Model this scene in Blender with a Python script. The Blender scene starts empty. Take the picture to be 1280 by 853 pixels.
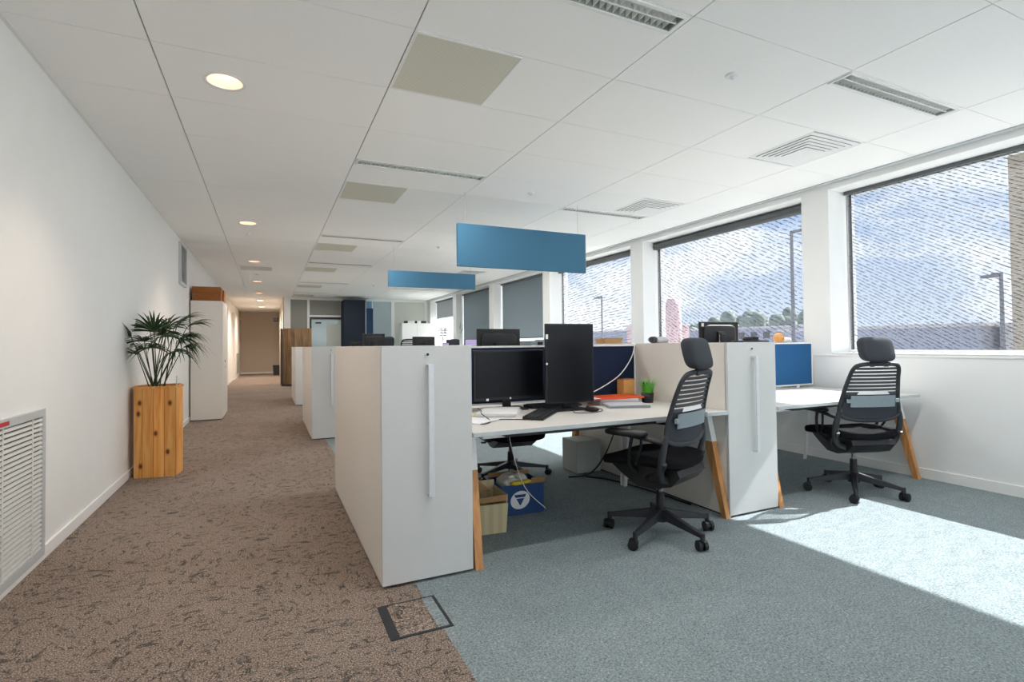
import bpy, bmesh, math, random
from mathutils import Vector, Matrix
random.seed(7)
PI = math.pi
SC = bpy.context.scene
COL = SC.collection

# ------------------------------------------------------------------ materials
def newmat(name):
    m = bpy.data.materials.new(name); m.use_nodes = True
    nt = m.node_tree
    for n in list(nt.nodes): nt.nodes.remove(n)
    out = nt.nodes.new('ShaderNodeOutputMaterial')
    return m, nt, out
def srgb(r, g, b):
    f = lambda c: (c/255/12.92) if c/255 <= .04045 else ((c/255+.055)/1.055)**2.4
    return (f(r), f(g), f(b), 1)
def N(nt, t, **kw):
    n = nt.nodes.new(t)
    for k, v in kw.items():
        if k in n.inputs: n.inputs[k].default_value = v
        else: setattr(n, k, v)
    return n
def L(nt, a, b): nt.links.new(a, b)
def coords(nt, scale=(1, 1, 1), rot=(0, 0, 0), loc=(0, 0, 0)):
    tc = N(nt, 'ShaderNodeTexCoord'); mp = N(nt, 'ShaderNodeMapping')
    mp.inputs['Scale'].default_value = scale; mp.inputs['Rotation'].default_value = rot; mp.inputs['Location'].default_value = loc
    L(nt, tc.outputs['Object'], mp.inputs['Vector']); return mp.outputs['Vector']
def ramp(nt, fac, stops, interp='LINEAR'):
    r = N(nt, 'ShaderNodeValToRGB'); cr = r.color_ramp; cr.interpolation = interp
    while len(cr.elements) < len(stops): cr.elements.new(.5)
    for e, (p, c) in zip(cr.elements, stops): e.position = p; e.color = c
    L(nt, fac, r.inputs['Fac']); return r.outputs['Color']
def plain(name, col, rough=.5, metal=0, spec=.5, var=.03, scale=40, bump=0, emit=None, es=0):
    m, nt, out = newmat(name)
    b = N(nt, 'ShaderNodeBsdfPrincipled'); L(nt, b.outputs[0], out.inputs[0])
    v = coords(nt); n = N(nt, 'ShaderNodeTexNoise', Scale=scale, Detail=3.0); L(nt, v, n.inputs['Vector'])
    c0 = tuple(max(0, c*(1-var)) for c in col[:3])+(1,); c1 = tuple(min(1, c*(1+var)) for c in col[:3])+(1,)
    L(nt, ramp(nt, n.outputs['Fac'], [(.3, c0), (.7, c1)]), b.inputs['Base Color'])
    b.inputs['Roughness'].default_value = rough; b.inputs['Metallic'].default_value = metal
    b.inputs['Specular IOR Level'].default_value = spec
    if bump:
        bp = N(nt, 'ShaderNodeBump', Strength=bump, Distance=.002); L(nt, n.outputs['Fac'], bp.inputs['Height']); L(nt, bp.outputs[0], b.inputs['Normal'])
    if emit:
        b.inputs['Emission Color'].default_value = emit; b.inputs['Emission Strength'].default_value = es
    return m
def wood(name, c0, c1, c2, rot=(0, 0, 0), planks=None, knots=False, sc=1.0):
    """grain runs along local Z"""
    m, nt, out = newmat(name)
    b = N(nt, 'ShaderNodeBsdfPrincipled'); L(nt, b.outputs[0], out.inputs[0])
    v = coords(nt, (26*sc, 26*sc, 1.6*sc), rot)
    n = N(nt, 'ShaderNodeTexNoise', Scale=1.0, Detail=6.0, Distortion=1.2); L(nt, v, n.inputs['Vector'])
    col = ramp(nt, n.outputs['Fac'], [(.3, c0), (.5, c1), (.7, c2)])
    if planks:
        tc = N(nt, 'ShaderNodeTexCoord'); sx = N(nt, 'ShaderNodeSeparateXYZ'); L(nt, tc.outputs['Object'], sx.inputs[0])
        a = N(nt, 'ShaderNodeMath', operation='MULTIPLY'); a.inputs[1].default_value = 1/planks; L(nt, sx.outputs['X'], a.inputs[0])
        fl = N(nt, 'ShaderNodeMath', operation='FLOOR'); L(nt, a.outputs[0], fl.inputs[0])
        wn = N(nt, 'ShaderNodeTexWhiteNoise', noise_dimensions='1D'); L(nt, fl.outputs[0], wn.inputs['W'])
        mr = N(nt, 'ShaderNodeMapRange'); mr.inputs['To Min'].default_value = .78; mr.inputs['To Max'].default_value = 1.12; L(nt, wn.outputs['Value'], mr.inputs['Value'])
        mx = N(nt, 'ShaderNodeVectorMath', operation='SCALE'); L(nt, col, mx.inputs[0]); L(nt, mr.outputs[0], mx.inputs['Scale'])
        fr = N(nt, 'ShaderNodeMath', operation='FRACT'); L(nt, a.outputs[0], fr.inputs[0])
        ln = ramp(nt, fr.outputs[0], [(0, (0.3, .25, .2, 1)), (.05, (1, 1, 1, 1)), (.96, (1, 1, 1, 1)), (1, (.3, .25, .2, 1))])
        m2 = N(nt, 'ShaderNodeMix', data_type='RGBA', blend_type='MULTIPLY'); m2.inputs[0].default_value = 1
        L(nt, mx.outputs[0], m2.inputs[6]); L(nt, ln, m2.inputs[7]); col = m2.outputs[2]
    if knots:
        v2 = coords(nt, (1, .02, .62), (PI/2, 0, 0)); vo = N(nt, 'ShaderNodeTexVoronoi', Scale=5.2, voronoi_dimensions='2D'); L(nt, v2, vo.inputs['Vector'])
        k = ramp(nt, vo.outputs['Distance'], [(.0, (.10, .05, .02, 1)), (.055, (.22, .11, .05, 1)), (.085, (.8, .72, .6, 1)), (.14, (1, 1, 1, 1))])
        m3 = N(nt, 'ShaderNodeMix', data_type='RGBA', blend_type='MULTIPLY'); m3.inputs[0].default_value = 1
        L(nt, col, m3.inputs[6]); L(nt, k, m3.inputs[7]); col = m3.outputs[2]
    L(nt, col, b.inputs['Base Color']); b.inputs['Roughness'].default_value = .5
    return m
def carpet_brown():
    m, nt, out = newmat('carpet_brown_loop')
    b = N(nt, 'ShaderNodeBsdfPrincipled'); L(nt, b.outputs[0], out.inputs[0]); b.inputs['Roughness'].default_value = 1; b.inputs['Specular IOR Level'].default_value = .1
    v = coords(nt)
    f = N(nt, 'ShaderNodeTexNoise', Scale=170.0, Detail=2.0, Roughness=.7); L(nt, v, f.inputs['Vector'])
    base = ramp(nt, f.outputs['Fac'], [(.33, srgb(64, 55, 50)), (.47, srgb(134, 119, 109)), (.57, srgb(166, 149, 137)), (.70, srgb(222, 208, 196))])
    # dark scratchy tufts
    v2 = coords(nt, (13, 24, 1)); g = N(nt, 'ShaderNodeTexNoise', Scale=1.0, Detail=4.0, Roughness=.68, Distortion=1.6); L(nt, v2, g.inputs['Vector'])
    v3 = coords(nt, (24, 13, 1), loc=(3, 7, 0)); g2 = N(nt, 'ShaderNodeTexNoise', Scale=1.0, Detail=4.0, Roughness=.68, Distortion=1.6); L(nt, v3, g2.inputs['Vector'])
    # 50 cm tiles laid in alternating direction
    ck = N(nt, 'ShaderNodeTexChecker', Scale=2.0); L(nt, v, ck.inputs['Vector'])
    mx = N(nt, 'ShaderNodeMix', data_type='FLOAT'); L(nt, ck.outputs['Fac'], mx.inputs[0]); L(nt, g.outputs['Fac'], mx.inputs[2]); L(nt, g2.outputs['Fac'], mx.inputs[3])
    d = ramp(nt, mx.outputs[0], [(.36, (.36, .40, .41, 1)), (.41, (.55, .58, .59, 1)), (.45, (1, 1, 1, 1))])
    v4 = coords(nt, (7, 12, 1), (0, 0, .5)); g4 = N(nt, 'ShaderNodeTexNoise', Scale=1.0, Detail=5.0, Roughness=.62, Distortion=2.2); L(nt, v4, g4.inputs['Vector'])
    d4 = ramp(nt, g4.outputs['Fac'], [(.33, (.40, .44, .45, 1)), (.37, (.6, .63, .64, 1)), (.40, (1, 1, 1, 1))])
    m0 = N(nt, 'ShaderNodeMix', data_type='RGBA', blend_type='DARKEN'); m0.inputs[0].default_value = 1; L(nt, d, m0.inputs[6]); L(nt, d4, m0.inputs[7]); d = m0.outputs[2]
    m1 = N(nt, 'ShaderNodeMix', data_type='RGBA', blend_type='MULTIPLY'); m1.inputs[0].default_value = 1
    L(nt, base, m1.inputs[6]); L(nt, d, m1.inputs[7])
    lg = N(nt, 'ShaderNodeTexNoise', Scale=1.3, Detail=2.0); L(nt, v, lg.inputs['Vector'])
    lc = ramp(nt, lg.outputs['Fac'], [(.3, (.86, .84, .82, 1)), (.7, (1, 1, 1, 1))])
    m2 = N(nt, 'ShaderNodeMix', data_type='RGBA', blend_type='MULTIPLY'); m2.inputs[0].default_value = 1
    L(nt, m1.outputs[2], m2.inputs[6]); L(nt, lc, m2.inputs[7]); L(nt, m2.outputs[2], b.inputs['Base Color'])
    bp = N(nt, 'ShaderNodeBump', Strength=.6, Distance=.004); L(nt, f.outputs['Fac'], bp.inputs['Height']); L(nt, bp.outputs[0], b.inputs['Normal'])
    return m
def carpet_blue():
    m, nt, out = newmat('carpet_blue_grey')
    b = N(nt, 'ShaderNodeBsdfPrincipled'); L(nt, b.outputs[0], out.inputs[0]); b.inputs['Roughness'].default_value = 1; b.inputs['Specular IOR Level'].default_value = .1
    v = coords(nt)
    f = N(nt, 'ShaderNodeTexNoise', Scale=120.0, Detail=3.0, Roughness=.75, Distortion=.6); L(nt, v, f.inputs['Vector'])
    base = ramp(nt, f.outputs['Fac'], [(.32, srgb(98, 108, 111)), (.5, srgb(139, 150, 153)), (.68, srgb(178, 188, 190))])
    lg = N(nt, 'ShaderNodeTexNoise', Scale=9.0, Detail=3.0); L(nt, v, lg.inputs['Vector'])
    lc = ramp(nt, lg.outputs['Fac'], [(.3, (.9, .9, .9, 1)), (.7, (1, 1, 1, 1))])
    m2 = N(nt, 'ShaderNodeMix', data_type='RGBA', blend_type='MULTIPLY'); m2.inputs[0].default_value = 1
    L(nt, base, m2.inputs[6]); L(nt, lc, m2.inputs[7]); L(nt, m2.outputs[2], b.inputs['Base Color'])
    bp = N(nt, 'ShaderNodeBump', Strength=.5, Distance=.004); L(nt, f.outputs['Fac'], bp.inputs['Height']); L(nt, bp.outputs[0], b.inputs['Normal'])
    return m
def screen_mesh(name, ang, dist, op, trans, sc=1.0):
    """sun screen fabric: see-through weave with short darker and lighter threads"""
    m, nt, out = newmat(name)
    v = coords(nt, (1, 1, 1), (ang, 0, 0))
    w = N(nt, 'ShaderNodeTexWave', Scale=9.5*sc, Distortion=dist, Detail=2.0); w.bands_direction = 'Z'; w.inputs['Detail Scale'].default_value = .5
    L(nt, v, w.inputs['Vector'])
    v2 = coords(nt, (1, 13*sc, 46*sc), (ang, 0, 0)); n = N(nt, 'ShaderNodeTexNoise', Scale=1.0, Detail=2.0, Roughness=.5); L(nt, v2, n.inputs['Vector'])
    a = N(nt, 'ShaderNodeMath', operation='MULTIPLY'); L(nt, w.outputs['Fac'], a.inputs[0]); L(nt, n.outputs['Fac'], a.inputs[1])
    f = ramp(nt, a.outputs[0], [(.40, (0, 0, 0, 1)), (.52, (op, op, op, 1))])
    t = N(nt, 'ShaderNodeBsdfTransparent'); t.inputs[0].default_value = trans
    tl = N(nt, 'ShaderNodeBsdfTranslucent'); tl.inputs[0].default_value = (.8, .8, .82, 1)
    mt = N(nt, 'ShaderNodeMixShader'); mt.inputs[0].default_value = .012; L(nt, t.outputs[0], mt.inputs[1]); L(nt, tl.outputs[0], mt.inputs[2])
    d = N(nt, 'ShaderNodeBsdfDiffuse'); d.inputs[0].default_value = srgb(96, 98, 112)
    mx = N(nt, 'ShaderNodeMixShader'); L(nt, f, mx.inputs[0]); L(nt, mt.outputs[0], mx.inputs[1]); L(nt, d.outputs[0], mx.inputs[2]); L(nt, mx.outputs[0], out.inputs[0])
    return m
def glass(name, tint=(.96, .98, .98, 1), refl=.015, rough=.02):
    m, nt, out = newmat(name)
    t = N(nt, 'ShaderNodeBsdfTransparent'); t.inputs[0].default_value = tint
    g = N(nt, 'ShaderNodeBsdfGlossy', Roughness=rough)
    mx = N(nt, 'ShaderNodeMixShader'); mx.inputs[0].default_value = refl
    L(nt, t.outputs[0], mx.inputs[1]); L(nt, g.outputs[0], mx.inputs[2]); L(nt, mx.outputs[0], out.inputs[0]); return m
def striped(name, c0, c1, period, axis='Y', rough=.6):
    m, nt, out = newmat(name)
    b = N(nt, 'ShaderNodeBsdfPrincipled'); L(nt, b.outputs[0], out.inputs[0]); b.inputs['Roughness'].default_value = rough
    tc = N(nt, 'ShaderNodeTexCoord'); sx = N(nt, 'ShaderNodeSeparateXYZ'); L(nt, tc.outputs['Object'], sx.inputs[0])
    a = N(nt, 'ShaderNodeMath', operation='MULTIPLY'); a.inputs[1].default_value = 1/period; L(nt, sx.outputs[axis], a.inputs[0])
    fr = N(nt, 'ShaderNodeMath', operation='FRACT'); L(nt, a.outputs[0], fr.inputs[0])
    L(nt, ramp(nt, fr.outputs[0], [(0, c0), (.35, c0), (.5, c1), (.85, c1), (1, c0)]), b.inputs['Base Color']); return m

M = {}
M['wall'] = plain('wall_white', srgb(236, 237, 236), .75, var=.01, scale=6, bump=.05)
M['ceil'] = plain('ceiling_tile_white', srgb(248, 248, 246), .85, var=.01, scale=60)
M['trimw'] = plain('trim_white', srgb(240, 240, 238), .5, var=.005)
M['tee'] = plain('ceiling_gap_grey', srgb(120, 120, 118), .8)
M['brown'] = carpet_brown(); M['blue'] = carpet_blue()
M['cab'] = plain('cabinet_light_laminate', srgb(232, 226, 218), .42, var=.01, scale=20)
M['cabf'] = plain('cabinet_front_laminate', srgb(212, 212, 210), .42, var=.01, scale=20)
M['gap'] = plain('dark_gap', srgb(70, 68, 66), .8)
M['silver'] = plain('brushed_silver', srgb(222, 225, 228), .35, .15)
M['whitem'] = plain('white_lacquered_metal', srgb(236, 237, 236), .4)
M['desk'] = plain('desk_white_laminate', srgb(222, 218, 213), .38, var=.012, scale=120)
M['edge'] = plain('desk_edge_grey', srgb(190, 196, 196), .5)
M['oak'] = wood('beech_leg', srgb(176, 118, 66), srgb(200, 142, 86), srgb(216, 162, 104))
M['pine'] = wood('pine_planks', srgb(214, 138, 62), srgb(238, 168, 86), srgb(246, 190, 112), planks=.088, knots=True)
M['pinep'] = wood('pine_plain', srgb(206, 136, 66), srgb(226, 158, 84), srgb(238, 178, 106))
M['walnut'] = wood('reception_wood', srgb(96, 70, 44), srgb(134, 102, 66), srgb(158, 126, 88), planks=.21)
M['navy'] = plain('navy_felt', srgb(36, 46, 68), .95, spec=.1, var=.08, scale=300)
M['navyd'] = plain('dark_navy_felt', srgb(46, 52, 62), .95, spec=.1, var=.05, scale=200)
M['navyl'] = plain('slate_blue_felt', srgb(56, 76, 106), .95, spec=.1, var=.05, scale=200)
M['blueF'] = plain('mid_blue_felt', srgb(48, 94, 140), .95, spec=.1, var=.06, scale=300)
M['teal'] = plain('blue_acoustic_felt', srgb(76, 120, 148), .95, spec=.1, var=.04, scale=200)
M['black'] = plain('black_plastic', srgb(19, 19, 21), .45, var=.05)
M['blackf'] = plain('black_seat_fabric', srgb(22, 22, 25), .95, spec=.15, var=.1, scale=400)
M['char'] = plain('charcoal_plastic', srgb(38, 40, 45), .5)
M['charf'] = plain('charcoal_fabric', srgb(58, 62, 68), .8, spec=.3, var=.06, scale=400)
M['slat'] = plain('back_slat_grey', srgb(64, 68, 74), .6)
M['lumb'] = plain('lumbar_grey', srgb(138, 150, 156), .6)
M['chrome'] = plain('dark_chrome', srgb(120, 120, 124), .25, .9)
M['screen'] = plain('monitor_screen_off', srgb(12, 14, 19), .30, spec=.3, var=.02)
M['lilac'] = plain('monitor_screen_lilac', srgb(120, 108, 150), .4, emit=srgb(196, 180, 216), es=.35)
M['label'] = plain('white_label', srgb(235, 235, 235), .6)
M['paper'] = plain('paper_white', srgb(236, 236, 238), .8, var=.02, scale=30)
M['paperg'] = plain('paper_grey', srgb(190, 190, 196), .8, var=.02, scale=30)
M['papery'] = plain('paper_cream', srgb(226, 216, 178), .8)
M['orange'] = plain('orange_folder', srgb(232, 84, 30), .5)
M['orng'] = plain('orange_ball', srgb(246, 178, 112), .6)
M['card'] = plain('cardboard_brown', srgb(178, 140, 96), .85, var=.06, scale=25)
M['cardt'] = striped('cardboard_tan_corrugated', srgb(192, 176, 138), srgb(204, 190, 152), .06, 'X', .85)
M['cardb'] = plain('cardboard_orange_brown', srgb(190, 122, 62), .8, var=.05, scale=25)
M['cardo'] = plain('carton_ochre', srgb(222, 168, 100), .8, var=.05, scale=25)
M['cardd'] = plain('cardboard_dark_brown', srgb(150, 92, 44), .8, var=.06, scale=25)
M['bluebox'] = plain('blue_printed_box', srgb(20, 64, 116), .6)
M['yellow'] = plain('yellow_sachet', srgb(226, 200, 50), .5)
M['plasticb'] = plain('clear_crumpled_plastic', srgb(200, 200, 190), .2)
M['greyb'] = plain('grey_metal_box', srgb(182, 188, 184), .6)
M['leaf'] = plain('palm_leaf', srgb(46, 72, 38), .5, var=.3, scale=14)
M['stem'] = plain('palm_stem', srgb(52, 70, 40), .6, var=.2)
M['soil'] = plain('soil', srgb(52, 40, 30), 1, var=.3, scale=90)
M['grass'] = plain('artificial_grass', srgb(96, 186, 56), .6, var=.3, scale=60)
M['grill'] = plain('grille_grey_metal', srgb(196, 200, 202), .4, .05)
M['grillw'] = plain('grille_slat_white', srgb(228, 228, 224), .5)
M['red'] = plain('red_sticker', srgb(190, 40, 44), .5)
M['beigeg'] = striped('perforated_beige', srgb(228, 226, 212), srgb(192, 190, 174), .012, 'Y')
M['galv'] = plain('reflector_metal', srgb(158, 166, 158), .3, .4)
M['lamp'] = plain('lamp_diffuser', srgb(255, 240, 225), .5, emit=(1, .82, .66, 1), es=9)
M['tube'] = plain('fluorescent_tube', srgb(250, 248, 240), .5, emit=(1, .98, .95, 1), es=.5)  # glow added so the louvre insides do not look dark
M['copper'] = plain('downlight_reflector', srgb(250, 214, 190), .35, .1)
M['sill'] = plain('sill_laminate', srgb(206, 206, 204), .5)
M['winframe'] = plain('window_frame_white', srgb(240, 241, 242), .4)
M['windark'] = plain('window_frame_dark', srgb(66, 70, 74), .5)
M['blind'] = plain('roller_blind_grey', srgb(122, 136, 144), .8, var=.03, scale=60)
M['blindc'] = plain('blind_cassette_grey', srgb(88, 92, 94), .6)
M['blindl'] = plain('roller_blind_pale', srgb(166, 170, 178), .8, var=.02)
M['glass'] = glass('window_glass')
M['pglass'] = plain('frosted_partition', srgb(176, 190, 194), .35)
M['pgrey'] = plain('partition_panel_grey', srgb(142, 142, 134), .6)
M['pgrn'] = plain('partition_panel_greenish', srgb(206, 210, 202), .5)
M['mirror'] = plain('partition_glass_pale', srgb(196, 212, 214), .15, .1)
M['lightblue'] = plain('light_blue_panel', srgb(120, 168, 200), .6)
M['signb'] = plain('sign_blue_grey', srgb(90, 102, 116), .6)
M['corr'] = plain('corridor_paint', srgb(204, 192, 178), .8, var=.01)
M['doorp'] = plain('corridor_door_white', srgb(238, 236, 232), .5)
M['concrete'] = plain('sunlit_concrete', srgb(186, 184, 178), .9, var=.04, scale=.5)
M['bldg'] = plain('outdoor_cladding_grey', srgb(158, 164, 182), .8, var=.06, scale=.4)
M['bldg2'] = plain('outdoor_cladding_pale', srgb(196, 194, 198), .8, var=.06, scale=.4)
M['bldgp'] = plain('outdoor_roof_pink', srgb(214, 186, 188), .8, var=.06, scale=.4)
M['tree'] = plain('distant_tree', srgb(120, 132, 124), .9, var=.3, scale=.6)  # grey haze of distance is put into the crown colour
M['pole'] = plain('lamp_post_steel', srgb(110, 114, 122), .6)
M['beige'] = striped('beige_fin_cladding', srgb(190, 178, 158), srgb(150, 138, 120), .12, 'Z')
M['wire'] = plain('steel_wire', srgb(170, 170, 170), .4, .5)

# ------------------------------------------------------------------ mesh builder
class MB:
    def __init__(s): s.bm = bmesh.new()
    def _add(s, vs, fs, smooth=False):
        bv = [s.bm.verts.new(v) for v in vs]
        for f in fs:
            try: fc = s.bm.faces.new([bv[i] for i in f]); fc.smooth = smooth
            except ValueError: pass
        return bv
    def box(s, x0, x1, y0, y1, z0, z1, bev=0, seg=2, mtx=None):
        bv = s._add([(x0, y0, z0), (x1, y0, z0), (x1, y1, z0), (x0, y1, z0), (x0, y0, z1), (x1, y0, z1), (x1, y1, z1), (x0, y1, z1)],
                    [(0, 3, 2, 1), (4, 5, 6, 7), (0, 1, 5, 4), (1, 2, 6, 5), (2, 3, 7, 6), (3, 0, 4, 7)])
        if bev:
            es = list({e for v in bv for e in v.link_edges})
            r = bmesh.ops.bevel(s.bm, geom=es, offset=bev, segments=seg, affect='EDGES', profile=.5)
            bv = list({v for f in r['faces'] for v in f.verts} | {v for v in bv if v.is_valid})
        if mtx:
            for v in bv: v.co = mtx @ v.co
        return s
    def hexa(s, bot, top):
        """bot, top: 4 points each, counter-clockwise from above"""
        s._add(list(bot)+list(top), [(0, 3, 2, 1), (4, 5, 6, 7), (0, 1, 5, 4), (1, 2, 6, 5), (2, 3, 7, 6), (3, 0, 4, 7)]); return s
    def prism(s, poly, z0, z1):
        n = len(poly)
        s._add([(x, y, z0) for x, y in poly]+[(x, y, z1) for x, y in poly],
               [tuple(range(n-1, -1, -1)), tuple(range(n, 2*n))]+[(i, (i+1) % n, n+(i+1) % n, n+i) for i in range(n)]); return s
    def extr(s, pts3, d):
        """extrude a planar 3-d polygon by the vector d"""
        n = len(pts3); d = Vector(d)
        s._add([Vector(p) for p in pts3]+[Vector(p)+d for p in pts3],
               [tuple(range(n-1, -1, -1)), tuple(range(n, 2*n))]+[(i, (i+1) % n, n+(i+1) % n, n+i) for i in range(n)])
        bmesh.ops.recalc_face_normals(s.bm, faces=s.bm.faces[:]); return s
    def cyl(s, p0, p1, r0, r1=None, n=16, caps=True):
        r1 = r0 if r1 is None else r1
        p0, p1 = Vector(p0), Vector(p1); ax = (p1-p0).normalized()
        a = ax.orthogonal().normalized(); b = ax.cross(a)
        vs = [p0+(a*math.cos(2*PI*i/n)+b*math.sin(2*PI*i/n))*r0 for i in range(n)]+[p1+(a*math.cos(2*PI*i/n)+b*math.sin(2*PI*i/n))*r1 for i in range(n)]
        s._add(vs, [(i, (i+1) % n, n+(i+1) % n, n+i) for i in range(n)], True)
        if caps:
            s._add([v.copy() for v in vs[:n]], [tuple(range(n-1, -1, -1))]); s._add([v.copy() for v in vs[n:]], [tuple(range(n))])
        return s
    def tube(s, pts, r, n=8, closed=False, flat=1.0, smooth_sub=4, up=None):
        """sweep along a smoothed path; r number or list; flat squashes the section along 'up'"""
        P = [Vector(p) for p in pts]; m = len(P)
        R = r if isinstance(r, (list, tuple)) else [r]*m
        Q, QR = [], []
        rng = m if closed else m-1
        for i in range(rng):
            g = lambda k: P[k % m] if closed else P[max(0, min(m-1, k))]
            a, b, c, d = g(i-1), g(i), g(i+1), g(i+2)
            for k in range(smooth_sub):
                t = k/smooth_sub
                Q.append(.5*((2*b)+(c-a)*t+(2*a-5*b+4*c-d)*t*t+(3*b-a-3*c+d)*t**3)); QR.append(R[i % m]*(1-t)+R[(i+1) % m]*t)
        if not closed: Q.append(P[-1]); QR.append(R[-1])
        k = len(Q); rings = []; ref = Vector(up) if up else None
        for i in range(k):
            tg = (Q[(i+1) % k]-Q[i-1]) if closed else (Q[min(i+1, k-1)]-Q[max(i-1, 0)])
            tg.normalize()
            if ref is None: ref = tg.orthogonal()
            a = (ref-tg*ref.dot(tg))
            if a.length < 1e-4: a = tg.orthogonal()
            a.normalize(); b = tg.cross(a)
            if not up: ref = a
            rings.append([s.bm.verts.new(Q[i]+a*math.cos(2*PI*j/n)*QR[i]*flat+b*math.sin(2*PI*j/n)*QR[i]) for j in range(n)])
        for i in range(k if closed else k-1):
            A, B = rings[i], rings[(i+1) % k]
            for j in range(n):
                f = s.bm.faces.new([A[j], A[(j+1) % n], B[(j+1) % n], B[j]]); f.smooth = True
        if not closed:
            s.bm.faces.new(rings[0][::-1]); s.bm.faces.new(rings[-1])
        return s
    def lathe(s, prof, cx=0, cy=0, n=32, cap=False):
        rings = [[s.bm.verts.new((cx+r*math.cos(2*PI*i/n), cy+r*math.sin(2*PI*i/n), z)) for i in range(n)] for r, z in prof]
        for a, b in zip(rings, rings[1:]):
            for i in range(n):
                f = s.bm.faces.new([a[i], a[(i+1) % n], b[(i+1) % n], b[i]]); f.smooth = True
        if cap: s.bm.faces.new(rings[0][::-1]); s.bm.faces.new(rings[-1])
        return s
    def pillow(s, c, d, e1=.35, e2=.35, nu=24, nv=12, fn=None):
        """superellipsoid with half sizes d"""
        sg = lambda v, e: math.copysign(abs(v)**e, v)
        rows = []
        for j in range(nv+1):
            ph = -PI/2+PI*j/nv; row = []
            for i in range(nu):
                th = 2*PI*i/nu
                p = Vector((d[0]*sg(math.cos(ph), e1)*sg(math.cos(th), e2), d[1]*sg(math.cos(ph), e1)*sg(math.sin(th), e2), d[2]*sg(math.sin(ph), e1)))
                if fn: p = fn(p)
                row.append(s.bm.verts.new(p+Vector(c)))
            rows.append(row)
        for a, b in zip(rows, rows[1:]):
            for i in range(nu):
                f = s.bm.faces.new([a[i], a[(i+1) % nu], b[(i+1) % nu], b[i]]); f.smooth = True
        bmesh.ops.remove_doubles(s.bm, verts=rows[0]+rows[-1], dist=1e-5); return s
    def grid(s, rows, smooth=True, two=0):
        vs = [[s.bm.verts.new(p) for p in r] for r in rows]
        for a, b in zip(vs, vs[1:]):
            for i in range(len(a)-1):
                f = s.bm.faces.new([a[i], a[i+1], b[i+1], b[i]]); f.smooth = smooth
        return s
    def build(s, name, mat, parent=None):
        me = bpy.data.meshes.new(name); s.bm.to_mesh(me); s.bm.free()
        me.materials.append(M[mat] if isinstance(mat, str) else mat)
        o = bpy.data.objects.new(name, me); COL.objects.link(o)
        if parent: o.parent = parent
        return o
def tag(o, label=None, cat=None, group=None, kind=None):
    if label: o['label'] = label
    if cat: o['category'] = cat
    if group: o['group'] = group
    if kind: o['kind'] = kind
    return o
def thing(name, label, cat, loc=(0, 0, 0), rz=0, group=None):
    o = bpy.data.objects.new(name, None); COL.objects.link(o); o.location = loc; o.rotation_euler = (0, 0, rz)
    o.empty_display_size = .1
    return tag(o, label, cat, group)
def copy_thing(o, loc, rz=None, label=None, group=None, scale=None):
    def cp(a, par):
        c = a.copy(); COL.objects.link(c)
        if par: c.parent = par
        for ch in [x for x in bpy.data.objects if x.parent == a]: cp(ch, c)
        return c
    c = cp(o, None); c.location = loc
    if rz is not None: c.rotation_euler = (0, 0, rz)
    if scale: c.scale = scale
    if label: c['label'] = label
    if group: c['group'] = group
    elif 'group' in c.keys() and group == '': del c['group']
    return c
def struct(name, mb, mat): return tag(mb.build(name, mat), kind='structure')

# ------------------------------------------------------------------ dimensions
CZ = 2.766; XL = -1.155; XR = 5.088; XG = 5.385; YE = 17.9; YB = -5.0; YC = 26.0; XP = .45
SILL = 1.052; HEAD = 2.70
GX = [XL, -.5535, .6687, 1.8746, 3.1013, 4.3238, XR-.06]
GY0 = 2.534; GD = .6515
gy = lambda j: GY0+GD*j

# ------------------------------------------------------------------ floor
fx = .66
struct('floor', MB().box(XL-.1, fx, YB, YC+.1, -.1, 0), 'brown')
struct('floor', MB().box(fx, XR+.4, YB, YE, -.1, 0), 'blue')

# ------------------------------------------------------------------ walls
struct('wall_left', MB().box(XL-.12, XL, YB, YC+.1, 0, CZ+.1), 'wall')
struct('baseboard_left', MB().box(XL, XL+.013, YB, YC, 0, .075, .003), 'trimw')
# window wall: parapet, lintel, piers
wins = [(-4.6, -2.3), (-2.0, 3.36)]+[(.79+2.86*k, 3.36+2.86*k) for k in range(1, 5)]+[(15.10, 17.55)]
w = MB(); w.box(XR, XR+.42, YB, YE, 0, SILL); w.box(XR, XR+.42, YB, YE, HEAD, CZ+.1)
ys = [YB]+[v for a, b in wins for v in (a, b)]+[YE]
for i in range(0, len(ys), 2): w.box(XR, XR+.42, ys[i], ys[i+1], SILL, HEAD)
struct('wall_right', w, 'wall')
struct('baseboard_right', MB().box(XR-.013, XR, YB, YE, 0, .085, .003), 'trimw')
struct('trim_1', MB().box(XR-.008, XR, YB, YE, SILL-.018, SILL-.002, .002), 'trimw')
# unseen rear wall; its wide opening is added to let in soft frontal daylight
b = MB(); b.box(XL, XR, YB-.2, YB, 0, .5); b.box(XL, XR, YB-.2, YB, 2.66, CZ+.1); b.box(XL, XL+.3, YB-.2, YB, .5, 2.66); b.box(XR-.3, XR, YB-.2, YB, .5, 2.66); b.box(1.85, 2.05, YB-.2, YB, .5, 2.66)
struct('wall_rear', b, 'wall')
# corridor
struct('wall_corridor_end', MB().box(XL, XP+.1, YC, YC+.1, 0, CZ), 'corr')
struct('wall_corridor_right', MB().box(XP-.02, XP+.12, YE+.1, YC, 0, CZ), 'corr')
struct('ceiling_corridor', MB().box(XL, XP+.1, YE+.0, YC+.1, CZ, CZ+.1), 'ceil')
struct('baseboard_corridor', MB().box(XL+.013, XP-.02, YC-.013, YC, 0, .08), 'trimw')

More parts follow.
